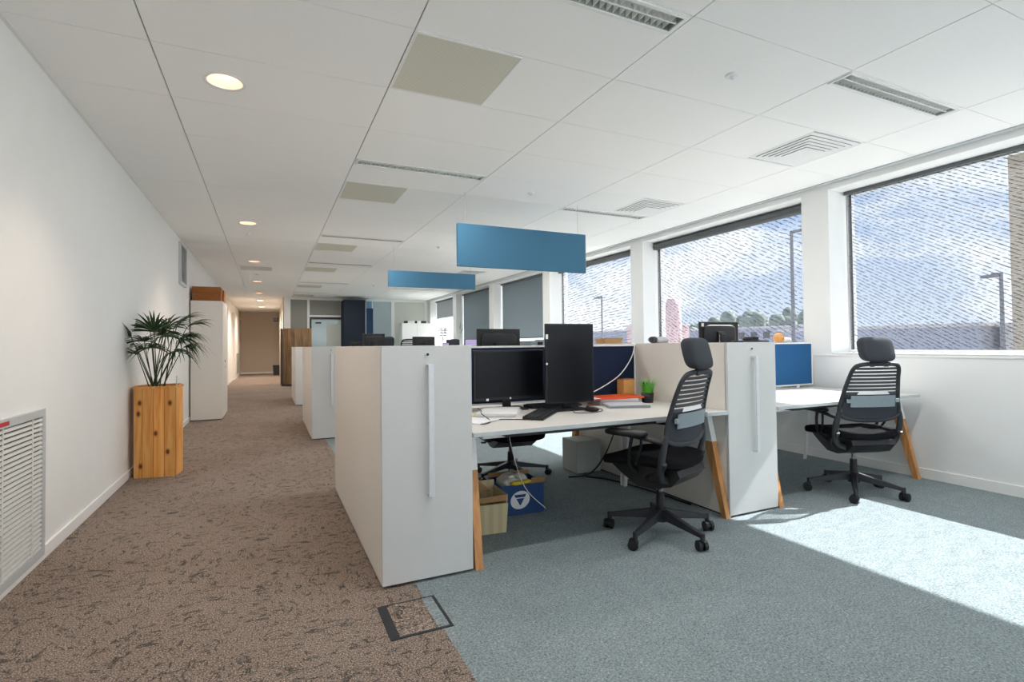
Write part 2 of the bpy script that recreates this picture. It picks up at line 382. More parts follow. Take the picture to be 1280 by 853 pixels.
# windows
for k, (a, b_) in enumerate(wins):
    n = k+1
    fr = MB(); x0, x1 = XG, XG+.055; t = .035
    z0, z1 = SILL, HEAD
    fr.box(x0, x1, a, a+t, z0, z1); fr.box(x0, x1, b_-t, b_, z0, z1); fr.box(x0, x1, a+t, b_-t, z0, z0+t); fr.box(x0, x1, a+t, b_-t, z1-t, z1)
    wo = struct('window_%d' % n, fr, 'winframe')
    gk = MB(); gk.box(x0-.006, x0, b_-t-.012, b_-t+.008, z0, z1); gk.box(x0-.006, x0, a+t-.008, a+t+.012, z0, z1); gk.build('dark_gasket', 'windark', wo)
    MB().box(x0+.02, x0+.03, a+t, b_-t, z0+t, z1-t).build('pane', 'glass', wo)
    MB().box(XR+.005, XG, a, b_, SILL, SILL+.012, .003).build('sill_board', 'sill', wo)
M['mesh1'] = screen_mesh('sun_screen_diagonal', -.55, 1.2, .56, (.66, .665, .68, 1), 1.2)
M['mesh2'] = screen_mesh('sun_screen_arched', -.5, 5, .45, (.66, .665, .68, 1), .8)
M['mesh3'] = screen_mesh('sun_screen_wavy', .1, 4, .42, (.66, .665, .68, 1), .7)
def blind(k, mat, zb, label, cass=.1, xb=5.33):
    a, b_ = wins[k]; a += .012; b_ -= .012; yc = (a+b_)/2
    t = thing('roller_blind', label, 'blind', (xb, yc, HEAD), group='roller blinds in the window wall')
    h = (b_-a)/2
    c = MB()
    if cass > .05: c.cyl((0, -h, -cass/2-.002), (0, h, -cass/2-.002), cass/2-.002, n=20); c.box(-.045, .045, -h, -h+.01, -cass, -.001); c.box(-.045, .045, h-.01, h, -cass, -.001)
    else: c.box(-.02, .02, -h, h, -cass, -.001, .004)
    c.build('cassette', 'blindc', t)
    MB().box(.018, .020, -h+.02, h-.02, zb-HEAD, -cass*.5).build('fabric', mat, t)
    MB().box(.010, .028, -h+.02, h-.02, zb-HEAD-.012, zb-HEAD+.012, .004).build('bottom_bar', 'blindc' if mat in ('blind',) else 'whitem', t)
blind(1, 'mesh1', SILL+.03, 'see-through sun screen with diagonal weave, in the big window at the right edge', cass=.035)
blind(2, 'mesh2', SILL+.03, 'see-through sun screen with grey roll on top, in the window left of the nearest pier', cass=.11)
blind(3, 'mesh3', SILL+.03, 'see-through sun screen in the window partly hidden by the nearer hanging blue panel', cass=.1)
blind(4, 'blind', 1.33, 'closed opaque grey roller blind, nearer of the two closed ones', cass=.04, xb=5.30)
blind(5, 'blind', 1.12, 'closed opaque grey roller blind, farther of the two closed ones', cass=.04, xb=5.30)
blind(6, 'blindl', 2.10, 'half lowered pale grey roller blind in the farthest window', cass=.04, xb=5.30)
# unseen windows behind the camera are left bare to let in more daylight

# ------------------------------------------------------------------ ceiling
holes = []   # rects cut from tiles
LIN = [(1, -1), (1, 3), (1, 8), (1, 12), (1, 17), (1, 21), (3, -1), (3, 4), (3, 9), (3, 13), (3, 18)]
LW = .15
for s_, j in LIN:
    holes.append((GX[s_+1]+.012, GX[s_+2]-.012, gy(j)+.012, gy(j)+.012+LW))
GRL = [0, 4, 9, 13, 18, 22]
for j in GRL: holes.append((GX[2]+.012, GX[2]+.61, gy(j)+.012, gy(j+1)-.012))
DIF = [0, 3, 8, 12]
for j in DIF: holes.append((3.735, GX[5]-.02, gy(j)+.02, gy(j+1)-.02))
DOWN = [3.50, 7.41, 10.69, 13.91, 16.9]
DR = .098
for y in DOWN: holes.append((-.232-.12, -.232+.12, y-.12, y+.12))
HATCH = (-.50, .07, gy(13)+.25, gy(13)+.83)
def sub(r, h):
    x0, x1, y0, y1 = r; a, b, c, d = h
    if a >= x1 or b <= x0 or c >= y1 or d <= y0: return [r]
    o = []
    if a > x0: o.append((x0, a, y0, y1))
    if b < x1: o.append((b, x1, y0, y1))
    X0, X1 = max(a, x0), min(b, x1)
    if c > y0: o.append((X0, X1, y0, c))
    if d < y1: o.append((X0, X1, d, y1))
    return o
cm = MB(); gp = .0034
j0 = int((YB-GY0)/GD)-1; j1 = int((YE-GY0)/GD)+1
for i in range(6):
    for j in range(j0, j1+1):
        x0 = GX[i]+(gp if i else 0); x1 = GX[i+1]-(gp if i < 5 else 0)
        gg = gp*.55
        y0 = max(gy(j)+gg, YB); y1 = min(gy(j+1)-gg, YE)
        if y1 <= y0: continue
        rs = [(x0, x1, y0, y1)]
        for h in holes: rs = [q for r in rs for q in sub(r, h)]
        for r in rs: cm.box(r[0], r[1], r[2], r[3], CZ, CZ+.012)
for y in DOWN:      # plate with a round hole
    n = 32; cx = -.232; inner = []; outer = []
    for i in range(n):
        a = 2*PI*i/n; ca, sa = math.cos(a), math.sin(a); q = .12/max(abs(ca), abs(sa))
        inner.append(cm.bm.verts.new((cx+DR*ca, y+DR*sa, CZ))); outer.append(cm.bm.verts.new((cx+q*ca, y+q*sa, CZ)))
    for i in range(n):
        cm.bm.faces.new([inner[i], outer[i], outer[(i+1) % n], inner[(i+1) % n]])
struct('ceiling', cm, 'ceil')
bk = MB()
rs = [(XL, XR, YB, YE)]
for h in holes: rs = [q for r in rs for q in sub(r, h)]
for r in rs: bk.box(r[0], r[1], r[2], r[3], CZ+.013, CZ+.03)
struct('ceiling_grid', bk, 'tee')
struct('ceiling_slab', MB().box(XL-.12, XR+.42, YB-.2, YE+.1, CZ+.2, CZ+.3), 'tee')
struct('trim_2', MB().box(XR-.06, XR-.0, YB, YE, CZ-.012, CZ+.012, .003), 'edge')
struct('trim_3', MB().box(XL, XL+.022, YB, YE, CZ-.004, CZ+.012), 'trimw')

# linear louvre lights
def linear_light():
    t = thing('linear_ceiling_light', '', 'ceiling light', group='louvred strip lights in the ceiling')
    W = GX[2+1]-GX[2]-.03; f = .018
    q = MB(); q.box(0, W, 0, f, -.006, .006); q.box(0, W, LW-f, LW, -.006, .006); q.box(0, f, f, LW-f, -.006, .006); q.box(W-f, W, f, LW-f, -.006, .006)
    q.build('frame', 'whitem', t)
    r = MB(); h = .07
    r.grid([[(f, f, 0), (f, .035, h), (f, LW-.035, h), (f, LW-f, 0)], [(W-f, f, 0), (W-f, .035, h), (W-f, LW-.035, h), (W-f, LW-f, 0)]])
    r.grid([[(f, f, 0), (f, LW-f, 0)], [(f, f, h), (f, LW-f, h)]]); r.grid([[(W-f, f, 0), (W-f, LW-f, 0)], [(W-f, f, h), (W-f, LW-f, h)]])
    r.build('reflector', 'galv', t)
    l = MB()
    n = 30
    for i in range(1, n):
        x = f+(W-2*f)*i/n
        l.hexa([(x-.001, f, .002), (x+.001, f, .002), (x+.001, LW-f, .002), (x-.001, LW-f, .002)], [(x-.003, f, .04), (x+.003, f, .04), (x+.003, LW-f, .04), (x-.003, LW-f, .04)])
    l.box(f, W-f, LW/2-.004, LW/2+.004, .002, .03)
    l.build('louvre', 'whitem', t)
    MB().cyl((.06, LW/2, .055), (W-.06, LW/2, .055), .008, n=10).build('lamp_tube', 'tube', t)
    return t
ll = linear_light()
lab = {(1, -1): 'louvred strip light cut by the top edge of the picture', (1, 3): 'dark louvred strip light in front of the second perforated panel, centre of ceiling',
       (1, 8): 'thin strip light at the third perforated panel from the front', (1, 12): 'small strip light before the fourth perforated panel from the front',
       (1, 17): 'far strip light before the fifth perforated panel', (1, 21): 'farthest strip light by the end partition, left of centre', (3, -1): 'white louvred strip light above the right-hand windows',
       (3, 4): 'thin strip light touching the second slotted air diffuser', (3, 9): 'strip light over the far hanging blue panel', (3, 13): 'strip light beyond the far hanging blue panel', (3, 18): 'strip light by the end partition, right of centre'}
first = True
for s_, j in LIN:
    loc = (GX[s_+1]+.015, gy(j)+.012, CZ)
    if first: ll.location = loc; ll['label'] = lab[(s_, j)]; first = False
    else: copy_thing(ll, loc, label=lab[(s_, j)])

# perforated panels
def perf_panel():
    t = thing('perforated_ceiling_panel', '', 'ceiling vent', group='square perforated beige ceiling panels')
    W, D = .598, GD-.024
    MB().box(.006, W-.006, .006, D-.006, -.002, .008).build('perforated_plate', 'beigeg', t)
    q = MB(); q.box(0, W, 0, .008, -.004, .01); q.box(0, W, D-.008, D, -.004, .01); q.box(0, .008, .008, D-.008, -.004, .01); q.box(W-.008, W, .008, D-.008, -.004, .01)
    q.build('frame', 'whitem', t); return t
pp = perf_panel()
plab = ['large perforated beige ceiling panel nearest the camera', 'second perforated beige ceiling panel, just past the dark strip light', 'third perforated beige ceiling panel from the front', 'fourth perforated beige ceiling panel from the front',
        'fifth perforated beige ceiling panel from the front', 'farthest perforated beige ceiling panel, next to the end partition']
for n, j in enumerate(GRL):
    loc = (GX[2]+.012, gy(j)+.012, CZ)
    if n == 0: pp.location = loc; pp['label'] = plab[0]
    else: copy_thing(pp, loc, label=plab[n])
# slotted diffusers
def diffuser():
    t = thing('air_diffuser', '', 'air vent', group='square slotted air diffusers in the ceiling')
    s = .285; st = .006
    MB().box(-s-.005, s+.005, -s-.005, s+.005, -.002, .010, .001).build('face_plate', 'whitem', t)
    c = MB(); w = MB()
    for k in range(1, 6):
        a = s-k*.034; z = -.002-st*(k-1)
        c.box(-a+.002, a-.002, -a+.002, a-.002, z-st+.0015, z); w.box(-a, a, -a, a, z-st, z-st+.0015)
    c.build('slot_shade', 'gap', t); w.build('stepped_plates', 'whitem', t)  # solid dark steps stand in for the shade inside the slots
    return t
dd = diffuser()
dl = ['square slotted air diffuser nearest the camera, above the right-hand window', 'second square slotted air diffuser, beside a thin strip light', 'third square slotted air diffuser, behind the near hanging panel', 'farthest square slotted air diffuser']
for n, j in enumerate(DIF):
    loc = ((3.735+GX[5]-.02)/2, (gy(j)+gy(j+1))/2, CZ)
    if n == 0: dd.location = loc; dd['label'] = dl[0]
    else: copy_thing(dd, loc, label=dl[n])
# downlights
def downlight():
    t = thing('downlight', '', 'ceiling light', group='round warm downlights over the walkway')
    MB().lathe([(DR-.004, .004), (DR-.004, -.004), (DR+.014, -.005), (DR+.016, .0), (DR-.004, .001)]).build('rim', 'whitem', t)
    MB().lathe([(DR-.004, .0), (DR-.012, .03), (.062, .075)]).build('reflector', 'copper', t)
    MB().lathe([(.062, .0755), (.04, .0755), (.001, .0755)], cap=False).build('lens', 'lamp', t); return t
dn = downlight()
dlab = ['large round downlight nearest the camera, over the walkway', 'second round downlight from the front over the walkway', 'third round downlight from the front over the walkway', 'fourth round downlight from the front over the walkway', 'fifth round downlight, last before the corridor']
for n, y in enumerate(DOWN):
    if n == 0: dn.location = (-.232, y, CZ); dn['label'] = dlab[0]
    else: copy_thing(dn, (-.232, y, CZ), label=dlab[n])
for n, y in enumerate((19.5, 22.5)):   # surface lights in the corridor
    t = thing('corridor_light', ['round ceiling light at the start of the corridor', 'round ceiling light deep in the corridor'][n], 'ceiling light', (-.25, y, CZ), group='corridor ceiling lights')
    MB().lathe([(.11, 0), (.11, -.012), (.095, -.014), (.09, -.006)]).build('rim', 'whitem', t)
    MB().lathe([(.092, -.008), (.05, -.009), (.001, -.009)]).build('lens', 'lamp', t)
# detectors / sprinklers
def detector(x, y, lab_, r=.035):
    t = thing('sprinkler_head', lab_, 'sprinkler', (x, y, CZ), group='small round fittings in the ceiling')
    MB().lathe([(r, 0), (r, -.006), (r*.8, -.010), (r*.35, -.010)]).build('cover', 'whitem', t)
    MB().lathe([(r*.35, -.006), (r*.35, -.02), (r*.2, -.026), (.001, -.026)], n=16).build('nozzle', 'silver', t)
detector(2.495, 2.21, 'small round sprinkler nearest the camera', .04)
detector(2.489, 4.81, 'small round sprinkler above the near hanging blue panel')
detector(2.485, 8.07, 'small round sprinkler above the far hanging blue panel')
detector(2.49, 13.8, 'small round sprinkler near the end partition')
detector(-.25, 8.09, 'small round sprinkler right behind the second downlight')
detector(-.21, 12.5, 'small smoke detector past the third downlight', .055)
t = thing('access_hatch', 'greyish square access hatch in the ceiling over the walkway', 'hatch', ((HATCH[0]+HATCH[1])/2, (HATCH[2]+HATCH[3])/2, CZ))
MB().box(-.28, .28, -.29, .29, -.006, -.001, .002).build('panel', 'beigeg', t)
q = MB(); q.box(.28, .295, -.30, .30, -.012, -.0); q.box(-.295, -.28, -.30, .30, -.012, -.0); q.box(-.28, .28, .29, .30, -.012, 0); q.box(-.28, .28, -.30, -.29, -.012, 0); q.build('frame', 'whitem', t)

# ------------------------------------------------------------------ wall grilles
def louvre_grille(name, label, y0, y1, z0, z1, n, horizontal=True, red=False):
    t = thing(name, label, 'vent', (XL, (y0+y1)/2, z0))
    h = (y1-y0)/2; H = z1-z0; f = .045
    MB().box(.001, .004, -h+f, h-f, f, H-f).build('backing', 'black', t)
    q = MB(); q.box(0, .018, -h, h, 0, f, .003); q.box(0, .018, -h, h, H-f, H, .003); q.box(0, .018, -h, -h+f, f, H-f); q.box(0, .018, h-f, h, f, H-f)
    q.build('frame', 'grill', t)
    s = MB()
    for i in range(n):
        z = f+(H-2*f)*(i+.5)/n; d = (H-2*f)/n*.22
        s.hexa([(.005, -h+f, z-d), (.016, -h+f, z-d-.004), (.016, h-f, z-d-.004), (.005, h-f, z-d)], [(.005, -h+f, z+d), (.016, -h+f, z+d-.004), (.016, h-f, z+d-.004), (.005, h-f, z+d)])
    s.build('slats', 'grillw', t)
    w = MB()
    for k in (-.66, -.0, .66): w.box(.016, .019, h*k-.004, h*k+.004, f, H-f)
    w.build('support_bars', 'grillw', t)
    if red: MB().box(.018, .0195, -.05, .06, H-.034, H-.014).build('sticker', 'red', t)
    return t
louvre_grille('wall_grille', 'large grey louvred return air grille low on the left wall', 2.74, 3.79, .03, .85, 29, red=True)
g2 = thing('upper_wall_grille', 'small grey grille high on the left wall above the palm', 'vent', (XL, 9.0, 2.10))
MB().box(.001, .004, -.27, .27, .04, .56).build('backing', 'gap', g2)
q = MB(); q.box(0, .03, -.32, .32, 0, .04); q.box(0, .03, -.32, .32, .56, .60); q.box(0, .03, -.32, -.26, .04, .56); q.box(0, .03, .26, .32, .04, .56); q.build('frame', 'grill', g2)
q = MB()
for i in range(16): q.box(.005, .025, -.26, .26, .05+i*.032, .058+i*.032)
q.build('slats', 'grill', g2)

# ------------------------------------------------------------------ cabinets
def bar_handle(parent, x, y, z0, z1):
    q = MB(); q.box(x-.014, x+.014, y-.040, y-.030, z0, z1, .002); q.box(x-.014, x+.014, y-.032, y, z0, z0+.012); q.box(x-.014, x+.014, y-.032, y, z1-.012, z1)
    return q.build('handle', 'silver', parent)
CW, CL, CH = .470, 1.97, 1.18
def storage_tower(label, loc, group='long white storage cabinets at the desk ends'):
    t = thing('storage_cabinet', label, 'cabinet', loc, group=group)
    q = MB(); q.box(0, CW, .025, CL-.022, .012, CH, .0015); q.build('body', 'cab', t)
    q = MB(); q.box(.01, CW-.01, .03, CL-.03, 0, .012); q.build('plinth', 'gap', t)
    for s, nm in ((0, 'front'), (1, 'rear')):
        if s == 0:
            d = MB().box(.001, CW-.001, 0, .019, .014, CH, .0015).build('door', 'cabf', t)
            bar_handle(d, .240, 0, .425, 1.085)
            MB().cyl((.232, -.004, 1.135), (.232, 0, 1.135), .013, n=20).build('lock', 'silver', d)
            MB().cyl((.232, -.0055, 1.135), (.232, -.004, 1.135), .0075, n=16).build('keyhole', 'gap', d)
        else:
            MB().box(.001, CW-.001, CL-.019, CL, .014, CH, .0015).build('door', 'cabf', t)
    return t
Y1, Y2, Y3 = 2.572, 7.05, 11.35
XA, XB = .498, 2.805
c0 = storage_tower('tall pale storage cabinet with long bar handle, nearest the camera', (XA, Y1, 0))
copy_thing(c0, (XB, Y1, 0), label='tall pale storage cabinet between the two office chairs')
copy_thing(c0, (XA, Y2, 0), label='bright white storage cabinet end, second in the row along the walkway')
copy_thing(c0, (XA, Y3, 0), label='small white storage cabinet end, farthest along the walkway')
copy_thing(c0, (XB, Y2, 0), label='storage cabinet hidden behind the near workstation, middle row')
copy_thing(c0, (XB, Y3, 0), label='storage cabinet in the last row of desks near the windows')

# ------------------------------------------------------------------ desks
DZ = .72
def desk(label, x0, x1, y, flip=False):
    """front edge at y; flip = rear desk of the bench (front edge faces +Y)"""
    t = thing('bench_desk', label, 'desk', ((x0+x1)/2, y, 0), PI if flip else 0, group='white bench desks')
    h = (x1-x0)/2-.003; D = .965
    MB().box(-h, h, 0, D, DZ-.024, DZ, .0015).build('top', 'desk', t)
    MB().box(-h, h, -.0012, 0, DZ-.023, DZ-.001).build('front_edge', 'edge', t)
    q = MB(); q.box(-h+.1, h-.1, .12, .16, DZ-.06, DZ-.025); q.box(-h+.1, h-.1, .80, .84, DZ-.06, DZ-.025); q.build('rail', 'whitem', t)
    q = MB(); q.box(-h*.78, h*.35, .03, .11, DZ-.045, DZ-.025, .003); q.build('cable_tray', 'black', t)
    for s in (-1, 1):
        fxx = s*(h-.012)+(.02 if s < 0 else -.0)
        xa, xb = fxx-.022, fxx+.022
        lg = MB(); zt = .50
        lg.hexa([(xa, .010, 0), (xb, .010, 0), (xb, .052, 0), (xa, .052, 0)], [(xa-s*.01, .115, zt), (xb-s*.01, .115, zt), (xb-s*.01, .185, zt), (xa-s*.01, .185, zt)])
        lg.build('leg', 'oak', t)
        br = MB(); br.hexa([(xa-s*.01, .112, zt), (xb-s*.01, .112, zt), (xb-s*.01, .188, zt), (xa-s*.01, .188, zt)], [(xa-s*.015, .155, DZ-.025), (xb-s*.015, .155, DZ-.025), (xb-s*.015, .26, DZ-.025), (xa-s*.015, .26, DZ-.025)])
        br.build('leg_bracket', 'whitem', t)
    for s in (-1, 1):
        if s < 0 and x0 > 3: continue
        MB().hexa([(s*(h-.13)-.012, .962, 0), (s*(h-.13)+.012, .962, 0), (s*(h-.13)+.012, .982, 0), (s*(h-.13)-.012, .982, 0)],
                  [(s*(h-.11)-.015, .91, DZ-.025), (s*(h-.11)+.015, .91, DZ-.025), (s*(h-.11)+.015, .94, DZ-.025), (s*(h-.11)-.015, .94, DZ-.025)]).build('rear_leg', 'whitem', t)
    return t
rows = [(Y1, 'front row'), (Y2, 'middle row'), (Y3, 'last row')]
for Y, rn in rows:
    near = {'front row': ('long white bench desk with the two dark monitors, between the two pale cabinets', 'white desk by the windows behind the right-hand chair')}.get(rn)
    desk(near[0] if near else 'walkway-side front desk of the %s' % rn, XA+CW, XB, Y-.012)
    desk(near[1] if near else 'window-side front desk of the %s' % rn, XB+CW, 5.03, Y-.012)
    desk('walkway-side rear desk of the %s, beyond the screen' % rn, XA+CW, XB, Y+CL-.0, True)
    desk('window-side rear desk of the %s, beyond the screen' % rn, XB+CW, 5.03, Y+CL-.0, True)
def divider(label, x0, x1, y, mat, cat='desk screen'):
    t = thing('desk_screen', label, cat, ((x0+x1)/2, y, 0), group='felt desk screens')
    h = (x1-x0)/2-.004; z0, z1 = DZ+.02, 1.172
    MB().box(-h+.012, h-.012, -.012, .012, z0+.012, z1-.014).build('felt_panel', mat, t)
    q = MB(); q.box(-h, h, -.016, .016, z1-.014, z1, .002); q.box(-h, h, -.016, .016, z0, z0+.012); q.box(-h, -h+.012, -.016, .016, z0+.012, z1-.014); q.box(h-.012, h, -.016, .016, z0+.012, z1-.014)
    q.box(-h+.2, -h+.24, -.012, .012, .66, z0); q.box(h-.24, h-.2, -.012, .012, .66, z0)
    q.build('frame', 'whitem', t); return t
for Y, rn in rows:
    divider({'front row': 'dark navy desk screen behind the two dark monitors'}.get(rn, 'navy desk screen on the walkway side of the %s' % rn), XA+CW, XB, Y+.983, 'navy')
    divider({'front row': 'bright blue desk screen with white frame by the windows'}.get(rn, 'blue desk screen on the window side of the %s' % rn), XB+CW, 5.06, Y+.983, 'blueF')

# ------------------------------------------------------------------ hanging panels
def hang_panel(label, x0, x1, y, z0, z1):
    t = thing('hanging_acoustic_panel', label, 'acoustic panel', ((x0+x1)/2, y, z0), group='blue hanging acoustic panels')
    h = (x1-x0)/2
    MB().box(-h, h, -.02, .02, 0, z1-z0, .003).build('felt_board', 'teal', t)
    MB().box(h-.0005, h+.004, -.021, .021, 0, z1-z0).build('end_cap', 'wire', t)
    for s in (-1, 1): MB().cyl((s*(h-.09), 0, z1-z0), (s*(h-.09), 0, CZ-z0-.001), .0015, n=6).build('suspension_wire', 'wire', t)
hang_panel('large blue acoustic panel hanging nearer, above the monitors', 1.752, 3.295, 5.05, 1.990, 2.433)
hang_panel('smaller blue acoustic panel hanging farther back on the left', 1.725, 3.195, 8.3, 2.125, 2.385)

# ------------------------------------------------------------------ office chairs
def yback(z): return -.165-.115*((z-.42)/.58)+.022*math.sin(PI*max(0, min(1, (z-.6)/.42)))
def bp3(x, z, o=0): return (x, yback(z)+.55*x*x+o, z)
def office_chair(label, loc, rz, base_rz, headrest=True, group='swivel office chairs', seat_z=0.0):
    t = thing('office_chair', label, 'chair', loc, rz, group=group)
    # five-star base
    hub = MB().cyl((0, 0, .085), (0, 0, .165), .042, .034, n=24).cyl((0, 0, .165), (0, 0, .26), .026, .024, n=20).build('hub', 'black', t)
    for k in range(5):
        a = base_rz+k*2*PI/5-rz; d = Vector((math.cos(a), math.sin(a), 0)); n_ = Vector((-d.y, d.x, 0)); z = Vector((0, 0, 1))
        P = lambda r, s, h: d*r+n_*s+z*h
        q = MB(); q.hexa([P(.028, -.026, .105), P(.315, -.014, .075), P(.315, .014, .075), P(.028, .026, .105)], [P(.028, -.017, .160), P(.315, -.011, .098), P(.315, .011, .098), P(.028, .017, .160)])
        q.cyl(P(.318, 0, .062), P(.318, 0, .099), .014, n=14)
        lg = q.build('base_arm', 'char', t)
        b2 = random.uniform(0, 2*PI); e = Vector((math.cos(b2), math.sin(b2), 0)); f = Vector((-e.y, e.x, 0)); c = P(.318, 0, .030)+e*.012
        w = MB(); w.cyl(c-f*.027, c-f*.008, .030, n=20); w.cyl(c+f*.008, c+f*.027, .030, n=20); w.cyl(c-f*.01, c+f*.01, .012, n=10)
        w.cyl(c-f*.0285+Vector((0, 0, .004)), c+f*.0285+Vector((0, 0, .004)), .02, n=20)
        w.box(-.012, .012, -.009, .009, .03, .066, .003, mtx=Matrix.Translation(P(.318, 0, 0)))
        w.build('caster', 'black', lg)
    MB().cyl((0, 0, .24), (0, 0, .345), .0135, n=16).build('gas_lift', 'chrome', t)
    # under-seat mechanism and seat
    q = MB(); prof = [(.255, .445), (-.20, .445), (-.215, .41), (-.16, .350), (-.05, .318), (.06, .322), (.17, .385)]
    q.extr([(-.17, y, z) for y, z in prof], (.34, 0, 0)); q.build('seat_mechanism', 'black', t)
    def sf(p):
        p.z -= .10*max(0, p.y-.12)**1.3*3; p.z += .03*(p.x/.25)**2*(1 if p.y < .1 else .5); return p
    MB().pillow((0, .045, .466), (.245, .262, .036), .45, .42, 36, 12, sf).build('seat', 'blackf', t)
    q = MB(); q.cyl((.15, .06, .40), (.255, .08, .395), .006, n=8); q.box(.235, .275, .06, .10, .385, .397, .003); q.build('lever', 'black', t)
    # back frame: tall upper loop
    up = [(-.135, 1.005), (0, 1.012), (.135, 1.005), (.178, .975), (.196, .90), (.222, .76), (.238, .655), (.205, .612), (.11, .592), (0, .588), (-.11, .592), (-.205, .612), (-.238, .655), (-.222, .76), (-.196, .90), (-.178, .975)]
    q = MB(); q.tube([bp3(x, z) for x, z in up], .0155, n=10, closed=True, up=(0, 1, 0), flat=.8, smooth_sub=5)
    # lower U that loops behind and under the seat
    lo = [(-.238, .655), (-.256, .57), (-.252, .48), (-.222, .405), (-.13, .372), (0, .366), (.13, .372), (.222, .405), (.252, .48), (.256, .57), (.238, .655)]
    yl = lambda z: yback(max(z, .5))+(.5-z)*.30 if z < .5 else yback(z)
    q.tube([(x, yl(z)+.55*x*x-.004, z) for x, z in lo], [.017, .024, .026, .024, .020, .019, .020, .024, .026, .024, .017], n=10, up=(0, 1, 0), flat=.7, smooth_sub=5)
    q.build('back_frame', 'char', t)
    # side arms from the frame forward to the mechanism
    for s in (-1, 1): MB().tube([(s*.252, -.165, .50), (s*.235, -.11, .42), (s*.18, -.04, .385), (s*.12, .02, .37)], [.018, .024, .024, .02], n=8, smooth_sub=4).build('frame_arm', 'black', t)
    # flexing back slats
    q = MB(); zz = .985
    k = 0
    while zz > .80:
        hw = .178+(.985-zz)*.19-.02*max(0, (zz-.95)/.035)
        n = 8; top = [bp3(-hw+2*hw*i/n, zz, .004) for i in range(n+1)]; bot = [bp3(-hw+2*hw*i/n, zz-.0175, -.002) for i in range(n+1)]
        q.grid([top, bot]); q.grid([[(x, y-.004, z) for x, y, z in bot], [(x, y-.004, z) for x, y, z in top]])
        zz -= .0262; k += 1
    q.build('back_slats', 'slat', t)
    q = MB()
    rows = []
    for z in (.792, .74, .68, .625, .600): rows.append([bp3(-.218+.436*i/10, z, .003) for i in range(11)])
    q.grid(rows); rows = [[(x, y-.005, z) for x, y, z in r[::-1]] for r in rows]; q.grid(rows); q.build('back_fabric', 'charf', t)
    q = MB(); rows = [[bp3(-.175+.35*i/10, z, -.016) for i in range(11)] for z in (.775, .69)]
    q.grid(rows); q.grid([[(x, y-.006, z) for x, y, z in r[::-1]] for r in rows])
    q.grid([[bp3(-.175+.35*i/10, .775, -.016) for i in range(11)], [bp3(-.175+.35*i/10, .775, -.022) for i in range(11)]])
    for s in (-1, 1): q.box(s*.19-.016, s*.19+.016, yback(.735)-.012, yback(.735)+.004, .722, .75, .003)
    q.build('lumbar_support', 'lumb', t)
    MB().grid([[bp3(-.11+.22*i/6, .806, -.004) for i in range(7)], [bp3(-.13+.26*i/6, .783, -.012) for i in range(7)]]).build('lumbar_clip', 'trimw', t)
    for s in (-1, 1):
        a = MB(); a.tube([(s*.243, yback(.62)+.03, .605), (s*.262, -.13, .618), (s*.270, -.03, .632), (s*.272, .05, .636)], [.020, .020, .017, .014], n=8, up=(0, 0, 1), flat=.7)
        a.tube([(s*.268, .03, .632), (s*.262, .05, .56), (s*.235, .07, .47), (s*.16, .06, .40)], [.011, .010, .011, .014], n=8); a.tube([(s*.268, -.03, .625), (s*.262, -.02, .56), (s*.235, .03, .47)], [.009, .008, .009], n=8); ar = a.build('armrest', 'black', t)
        MB().pillow((s*.270, .070, .652), (.050, .135, .018), .5, .5, 24, 8).build('arm_pad', 'black', ar)
    if headrest:
        def hf(p):
            p.y -= -.8*p.x*p.x; p.y += .02*(p.z/.085); return p
        h = MB().pillow((0, -.262, 1.118), (.126, .044, .092), .5, .42, 32, 14, hf).build('headrest', 'charf', t)
        q = MB()
        for s in (-1, 1): q.hexa([(s*.055-.011, -.288, .99), (s*.055+.011, -.288, .99), (s*.055+.011, -.270, .99), (s*.055-.011, -.270, .99)], [(s*.05-.011, -.285, 1.06), (s*.05+.011, -.285, 1.06), (s*.05+.011, -.262, 1.06), (s*.05-.011, -.262, 1.06)])
        q.box(-.085, .085, -.295, -.276, .995, 1.012, .003); q.build('bracket', 'char', h)
    return t
R = math.radians
ch1 = office_chair('black office chair with headrest at the desk with dark monitors, middle of picture', (2.195, 2.553, 0), R(21), R(203))
ch2 = office_chair('office chair with headrest beside the sunlit floor patch, on the right', (4.137, 2.577, 0), R(-20), R(214))
ch3 = office_chair('black swivel chair beyond the near desk, only its base and seat visible under it', (1.97, 4.27, 0), R(172), R(200), headrest=False)
ch3.scale = (1.05, 1.05, .85)
# chairs farther back: only their tops show above the screens
copy_thing(ch3, (2.62, 10.35, 0), R(170), 'charcoal chair back rising between two dark monitors, beyond the cabinet', scale=(1.05, 1.0, 1.29))
copy_thing(ch1, (2.02, 9.55, 0), R(175), 'office chair whose round black headrest shows right of the far left monitor', scale=(.8, 1, 1.12))
copy_thing(ch1, (3.33, 9.6, 0), R(178), 'office chair whose black headrest shows beside the lilac monitor', scale=(.8, 1, 1.08))

